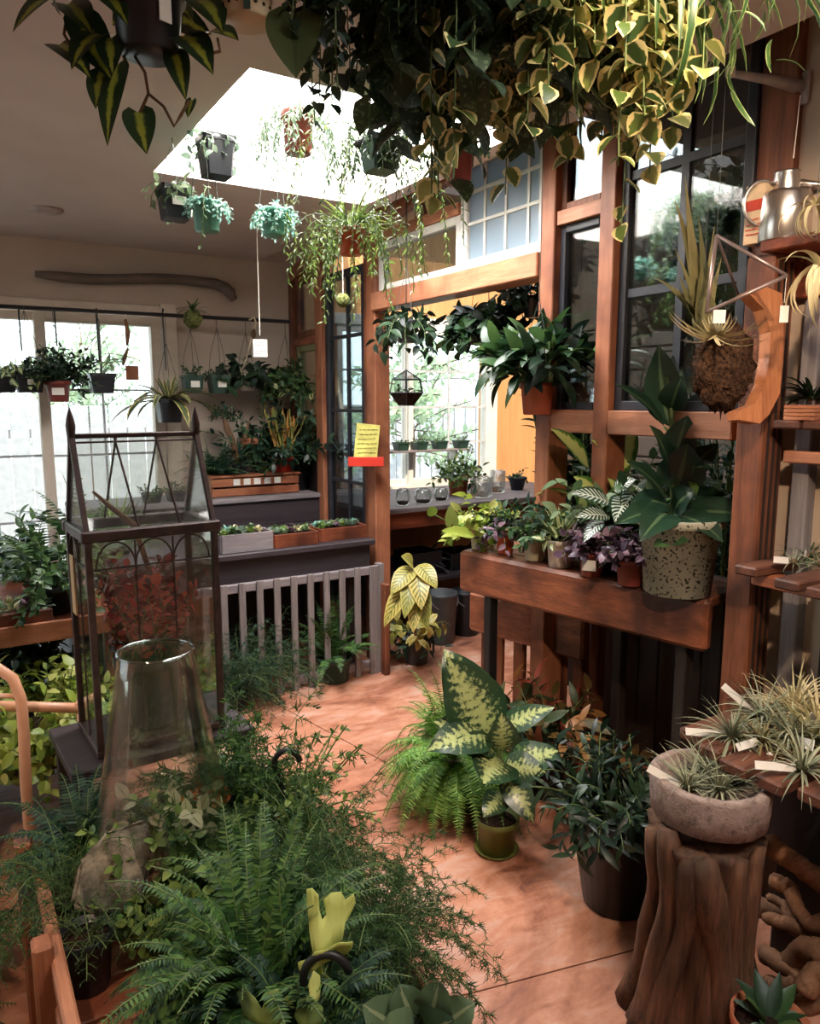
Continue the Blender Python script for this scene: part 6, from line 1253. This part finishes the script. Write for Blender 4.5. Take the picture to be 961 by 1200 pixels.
for i in range(16):
    k = i % 4; mb = MB(); rosette(mb, 22, (.03, .05), (.5, .6), (.0, 1.4), .4, 'obov', .2, 3, (p[0]-.25+.055*(i % 8), 3.225+.09*(i//8), BZ+.052), .004); tag(obj('succulent', mb, LM[cols[k]], None, True, True), f'{cn[k]} succulent rosette in the shallow reddish tray on the window bench', 'succulent', f'{cn[k]} succulents in the reddish tray')
for i, (px, l) in enumerate(((178, 'left of two small black seedling pots seen through the plant house roof'), (206, 'right of two small black seedling pots seen through the plant house roof'))):
    lbp('seedling_pot', l, px, 588, 4.66, .055, .06, 'blackpl', bush(12, (.04, .09), 6, (.02, .03), (.4, .5), leaf='mid'), LZ, 'square')
lbp('black_trough', 'black trough of yellow-green bushy pothos on the low shelf at the left edge', 28, 795, 2.90, .30, .11, 'blackpl', bush(150, (.1, .27), 10, (.04, .065), (.5, .65), leaf='neon', elev=(.0, 1.5), rad=.22)+[('foliage', bush(60, (.1, .24), 9, (.04, .06), (.5, .6), elev=(-.2, 1.2), rad=.22)[0][1], LM['lite'])], .331, 'tray')
lbp('shade_plant', 'dark leafy plant in the shade between the two levels of the window bench', 40, 720, 3.35, .10, .14, 'blackpl', bush(50, (.12, .3), 10, (.05, .07), (.5, .6), leaf='dk', elev=(-.1, 1.5)), .331)
lbp('shade_plant', 'dark leafy plant under the window bench at the far left, behind the yellow-green trough', -10, 720, 3.4, .10, .14, 'blackpl', bush(50, (.12, .3), 10, (.05, .07), (.5, .6), leaf='fernd', elev=(-.1, 1.5)), .331)
# ================================================================ the trolley in front
def tro(name, label, x, y, r, h, mat, fol, kind='round', z=CZ, **k): return plant(name, label, 'potted plant', (x, y, z), (kind, r, h, mat), fol, group='plants on the trolley', **k)
tro('boston_fern', 'big deep green sword fern filling the front of the trolley', .43, 1.26, .10, .13, 'blackpl', fern(170, (.2, .38), 36, (.022, .031), 'fern', (-.1, 1.5), 2.0, .06, seg=2)+[('fronds', fern(60, (.18, .34), 30, (.022, .032), elev=(-.5, .9), droop=2., rad=.08)[0][1], LM['fernd'])])
tro('boston_fern', 'deep green sword fern nearest the viewer at the front end of the trolley', .46, 1.12, .08, .12, 'blackpl', fern(70, (.16, .28), 32, (.022, .03), 'fernd', (-.1, 1.5), 2.0, .05, seg=2))
tro('boston_fern', 'green sword fern in the middle of the trolley behind the front fern', .54, 1.45, .09, .12, 'blackpl', fern(100, (.18, .32), 32, (.022, .03), 'fern', (.0, 1.5), 2.0, .05, seg=2))
tro('lace_fern', 'bright fine-leaved fern standing tall at the back right of the trolley', .63, 1.86, .08, .13, 'greenpl', feather(60, (.2, .40), 14, (.05, .09), 10, (.016, .024), 'fern', (.2, 1.5), 1.3, W=.42, shape='pinna'))
tro('asparagus_fern', 'needle-leaved asparagus fern sprawling over the right rail toward the aisle', .68, 1.52, .08, .12, 'blackpl', feather(90, (.16, .36), 16, (.03, .06), 14, (.012, .02), 'asp', (-.1, 1.4), 1.9, W=.13))
tro('asparagus_fern', 'needle-leaved asparagus fern at the right front corner of the trolley', .70, 1.26, .08, .12, 'blackpl', feather(90, (.15, .34), 16, (.03, .06), 14, (.012, .02), 'asp', (-.1, 1.4), 1.9, W=.13))
tro('small_leaved_shrub', 'airy small-leaved plant beside the iron hook at the aisle edge of the trolley', .72, 1.74, .07, .12, 'blackpl', bush(40, (.16, .32), 14, (.014, .022), (.6, .75), leaf='lite', elev=(.2, 1.5), droop=1.0))
tro('creeping_peperomia', 'low carpet of round light-green leaves around the orange gravel on the trolley', .46, 1.63, .10, .09, 'blackpl', bush(110, (.08, .2), 9, (.022, .034), (.85, 1.0), 'round', 'lite', (.0, 1.4), 1.6, .07)+[('foliage', bush(50, (.06, .18), 8, (.02, .03), (.85, 1.), 'round', elev=(-.2, 1.2), rad=.07)[0][1], LM['mid'])])
tro('bushy_ivy', 'bushy light-edged ivy over the grey stone slab at the left of the trolley', .33, 1.76, .07, .16, 'blackpl', bush(70, (.08, .18), 12, (.022, .034), (.6, .75), leaf='lite', elev=(.0, 1.5), droop=1.4)+[('foliage', bush(40, (.08, .17), 10, (.022, .034), (.6, .75), elev=(.0, 1.5))[0][1], LM['fern'])])
tro('plumosa_fern', 'soft plumy fern in a black pot at the left rail of the trolley', .165, 1.78, .062, .13, 'blackpl', feather(50, (.14, .30), 12, (.04, .07), 12, (.012, .018), 'fern', (.0, 1.4), 1.8, W=.12))
tro('spotted_plant', 'cream-spotted pale leaves inside the foot of the glass cone', .42, 1.80, .06, .22, 'blackpl', bush(16, (.06, .17), 5, (.04, .055), (.6, .75), leaf='white', elev=(.4, 1.5)), z=CZ)
tro('maidenhair_fern', 'green fern at the back of the trolley right of the glass cone', .56, 1.97, .07, .12, 'blackpl', fern(50, (.16, .30), 22, (.03, .04), 'fern', (.1, 1.5), 1.8, .03, seg=2), z=CZ)
tro('maidenhair_fern', 'green fern at the back of the trolley left of the glass cone', .22, 1.94, .06, .12, 'blackpl', fern(44, (.14, .28), 22, (.028, .036), 'fernd', (.1, 1.5), 1.8, .03, seg=2), z=CZ)
p = at(322, 870, D=2.3); plant('pale_ivy', 'pale green variegated ivy beside the trolley at the edge of the aisle', 'potted plant', (p[0], p[1], 0), ('round', .09, .30, 'blackpl'), bush(24, (.12, .26), 8, (.035, .055), (.7, .85), leaf='ivyw', elev=(.3, 1.5))+trail(4, (.3, .4), 2.2, 14, (.02, .035), (.4, .5), 'ovate', 'mid', (.3, .7), .03))
p = at(405, 1080, D=1.42); t = tro('staghorn_fern', 'pale yellow-green staghorn fern with lobed upright fronds at the right front of the trolley', .60, 1.12, .07, .12, 'blackpl', []); mb = MB(); D = 1.33
def antler(mb, pix, D, curl=.04):
    """a flat lobed frond of leathery thickness, cut to an antler outline and gently curled"""
    bm = bmesh.new(); P = [at(x, y, D=D) for x, y in pix]; vs = [bm.verts.new([float(q) for q in p]) for p in P]; f = bm.faces.new(vs)
    bmesh.ops.triangulate(bm, faces=[f]); bmesh.ops.subdivide_edges(bm, edges=bm.edges[:], cuts=2, use_grid_fill=True); c = A(P).mean(0)
    for q in bm.verts:
        d = A(q.co[:])-c; a_, b_ = d @ RGT, d @ UPV; q.co += Vector([float(z) for z in FWD*(curl*(b_*9)+1.6*a_*a_*5+.006*math.sin(a_*90)+.006*math.cos(b_*70))])
    r = bmesh.ops.solidify(bm, geom=bm.faces[:], thickness=.002)
    bmesh.ops.triangulate(bm, faces=bm.faces[:]); return _bm(mb, bm)
cr = lambda L: [(200+x/2.67, 780+y/2.67) for x, y in L]
antler(mb, cr([(455, 885), (435, 830), (420, 770), (418, 725), (440, 710), (462, 722), (465, 770), (475, 792), (487, 780), (478, 735), (500, 718), (530, 722), (544, 748), (558, 738), (570, 730), (577, 760), (560, 790), (545, 810), (540, 845), (510, 860), (480, 880)]), 1.34)
antler(mb, cr([(452, 890), (490, 885), (530, 866), (570, 868), (568, 890), (550, 918), (520, 930), (470, 938), (420, 978), (395, 982), (390, 962), (430, 928)]), 1.31, -.02)
antler(mb, cr([(440, 1060), (430, 1000), (445, 960), (465, 985), (468, 1040)]), 1.30)
tube(mb, [at(372, 1115, D=1.335), at(376, 1140, D=1.34), A([.60, 1.12, CZ+.1])], .004, 6)
obj('fronds', mb, LM['stag'], t, True, True)
mb = MB(); tk = thing('lobed_fern', 'darker yellow-green lobed fern low at the bottom edge left of the iron hook', 'potted plant', (.42, 1.09, CZ)); obj('pot', pot_round(.06, .10).move((.42, 1.09, CZ)), M['blackpl'], tk, True, True); mb = MB()
antler(mb, cr([(190, 1070), (225, 1035), (262, 1045), (285, 1075), (300, 1035), (330, 1030), (345, 1060), (365, 1050), (385, 1075), (375, 1115), (330, 1130), (270, 1105), (225, 1105)]), 1.27)
antler(mb, cr([(385, 1100), (400, 1050), (430, 1040), (455, 1070), (475, 1090), (470, 1125), (430, 1135)]), 1.25)
obj('fronds', mb, leafmat('olive_lobed_leaf', [(104, 124, 62), (128, 144, 76)], rough=.6, trans=.3), tk, True, True)
t = thing('broad_leaved_plant', 'broad grey-green crinkled leaves at the bottom edge beside the aisle floor', 'potted plant', (.74, .98, 0)); obj('pot', pot_round(.09, .26).move((.78, .93, 0)), M['blackpl'], t, True, True); mb = MB(); D = 1.3
for b, q, w_, sg in (((480, 1215, D), (425, 1178, D-.04), 54, .7), ((490, 1215, D), (468, 1155, D-.02), 58, .6), ((500, 1215, D), (515, 1150, D-.02), 50, .6), ((505, 1215, D), (556, 1175, D-.02), 48, .8), ((495, 1220, D), (440, 1210, D-.1), 56, .7), ((500, 1220, D), (530, 1195, D-.1), 54, .7), ((520, 1190, D), (512, 1148, D-.02), 20, .3)): hero(mb, b, q, w_, sg, None, 'round', .07, .15)
obj('foliage', mb, leafmat('crinkled_leaf', [(84, 106, 74), (104, 124, 88), (66, 92, 64)], 'rib', (150, 160, 120), rough=.6), t, True, True); sb_2 = MB(); [tube(sb_2, [A([.78, .93, .24]), at(x, 1216, D=D)], .004, 5) for x in (480, 490, 500, 505)]; obj('stems', sb_2, M['stem'], t, True, True)
p = at(660, 1060, Z=0)
# gravel, stone, empty black pot on the trolley
def gravel(label, x, y, z, rx, ry, n):
    t = thing('gravel_tray', label, 'gravel tray', (x, y, z)); obj('dish', lathe(MB(), [(0, 0), (.8, 0), (1, .9), (.95, 1), (.9, .6), (0, .5)]).scale((rx, ry, .05)), M['blackpl'], t, False, True); mb = MB()
    for k in range(n):
        a, q = random.uniform(0, 6.28), math.sqrt(random.uniform(0, 1))*.9; ball(mb, (rx*q*math.cos(a), ry*q*math.sin(a), .045+.012*(1-q*q)), random.uniform(.006, .011), 6, 4, .12)
    tag(obj('gravel', mb, M['lava'], t, False), None, None, None, 'stuff')
M['lava'] = plain('orange_gravel', (196, 104, 50), .85, .2, var=.35, scale=60)
p = at(236, 935, D=1.98); gravel('dish of bright orange gravel among the plants on the trolley', p[0], p[1], p[2]-.055, .085, .06, 170); pst = p
tag(obj('gravel_stand', lathe(MB(), [(0, 0), (.07, 0), (.06, p[2]-.058-CZ), (0, p[2]-.058-CZ)], (p[0], p[1], CZ), 20), M['blackpl'], None, True, True), 'upturned black pot hidden under the dish of orange gravel', 'pot')
p = at(140, 1010, D=1.72); mb = MB(); v = [(-.07, -.10), (.02, -.115), (.075, -.06), (.06, .05), (.02, .10), (-.05, .06), (-.085, -.02)]
Mst = frame_m(p, unit(RGT*.8+UPV*-.35+FWD*.3), unit(UPV+RGT*.5+FWD*.5)); prism(mb, v, .035, Mst)
bm = bmesh.new(); me = mb.mesh('tmp', False); bm.from_mesh(me); bmesh.ops.bevel(bm, geom=bm.edges[:], offset=.008, segments=2, affect='EDGES'); bmesh.ops.subdivide_edges(bm, edges=bm.edges[:], cuts=2, use_grid_fill=True)
for q in bm.verts: q.co += Vector(rng.normal(0, .0022, 3))
bpy.data.meshes.remove(me); t_ = NT('lichen_stone'); nz = t_.noise(t_.coord(), 30, 6, .7); smat = t_.done(t_.bsdf(t_.ramp(nz, [(.35, (92, 84, 74)), (.55, (142, 132, 116)), (.7, (176, 164, 142))]), .9, .2, 0, nz, .7, .008))
bm.faces.ensure_lookup_table(); bmesh.ops.triangulate(bm, faces=bm.faces[:]); tag(obj('stone_slab', _bm(MB(), bm), smat, None, True, True), 'rough grey stone slab leaning at the left side of the trolley', 'stone')
for px, py, D, r, h, l in ((74, 1030, 1.80, .062, .13, 'empty-looking black nursery pot standing on the trolley slats beside the stone slab'),):
    p = at(px, py, Z=CZ); plant('nursery_pot', l, 'pot', (.175, 1.60, CZ+.001), ('round', .058, .13, 'blackpl'), feather(14, (.08, .16), 8, (.03, .05), 8, (.01, .016), 'fernd', (.2, 1.4), 1.8))
# dark ferns on the floor left of the trolley
for x, y, l, k in ((-.22, 1.85, 'dark green fern on the floor left of the trolley beside its far rail end', 'fernd'), (-.22, 1.45, 'dark green fern on the floor left of the trolley beside the middle leg', 'fern'), (-.22, 1.1, 'dark green fern on the floor at the lower left corner', 'fernd'), (-.12, 2.2, 'dark green fern on the floor between the cane chair and the trolley', 'fern')):
    plant('floor_fern', l, 'potted plant', (x, y, 0), ('round', .09, .16, 'blackpl'), fern(50, (.14, .26), 24, (.03, .045), k, (.1, 1.5), 1.8, .05, seg=1), None, None, 'ferns on the floor by the trolley')

cv = tag(obj('ceiling_disc', lathe(MB(), [(0, 0), (.05, 0), (.075, .008), (.078, .02), (0, .02)], at(55, 250, Z=CH-.02), 28), plain('ceiling_disc_paint', (170, 158, 154), .7, .2), None, True, True), 'small pale round disc fixed flat on the ceiling at the left', 'ceiling disc')
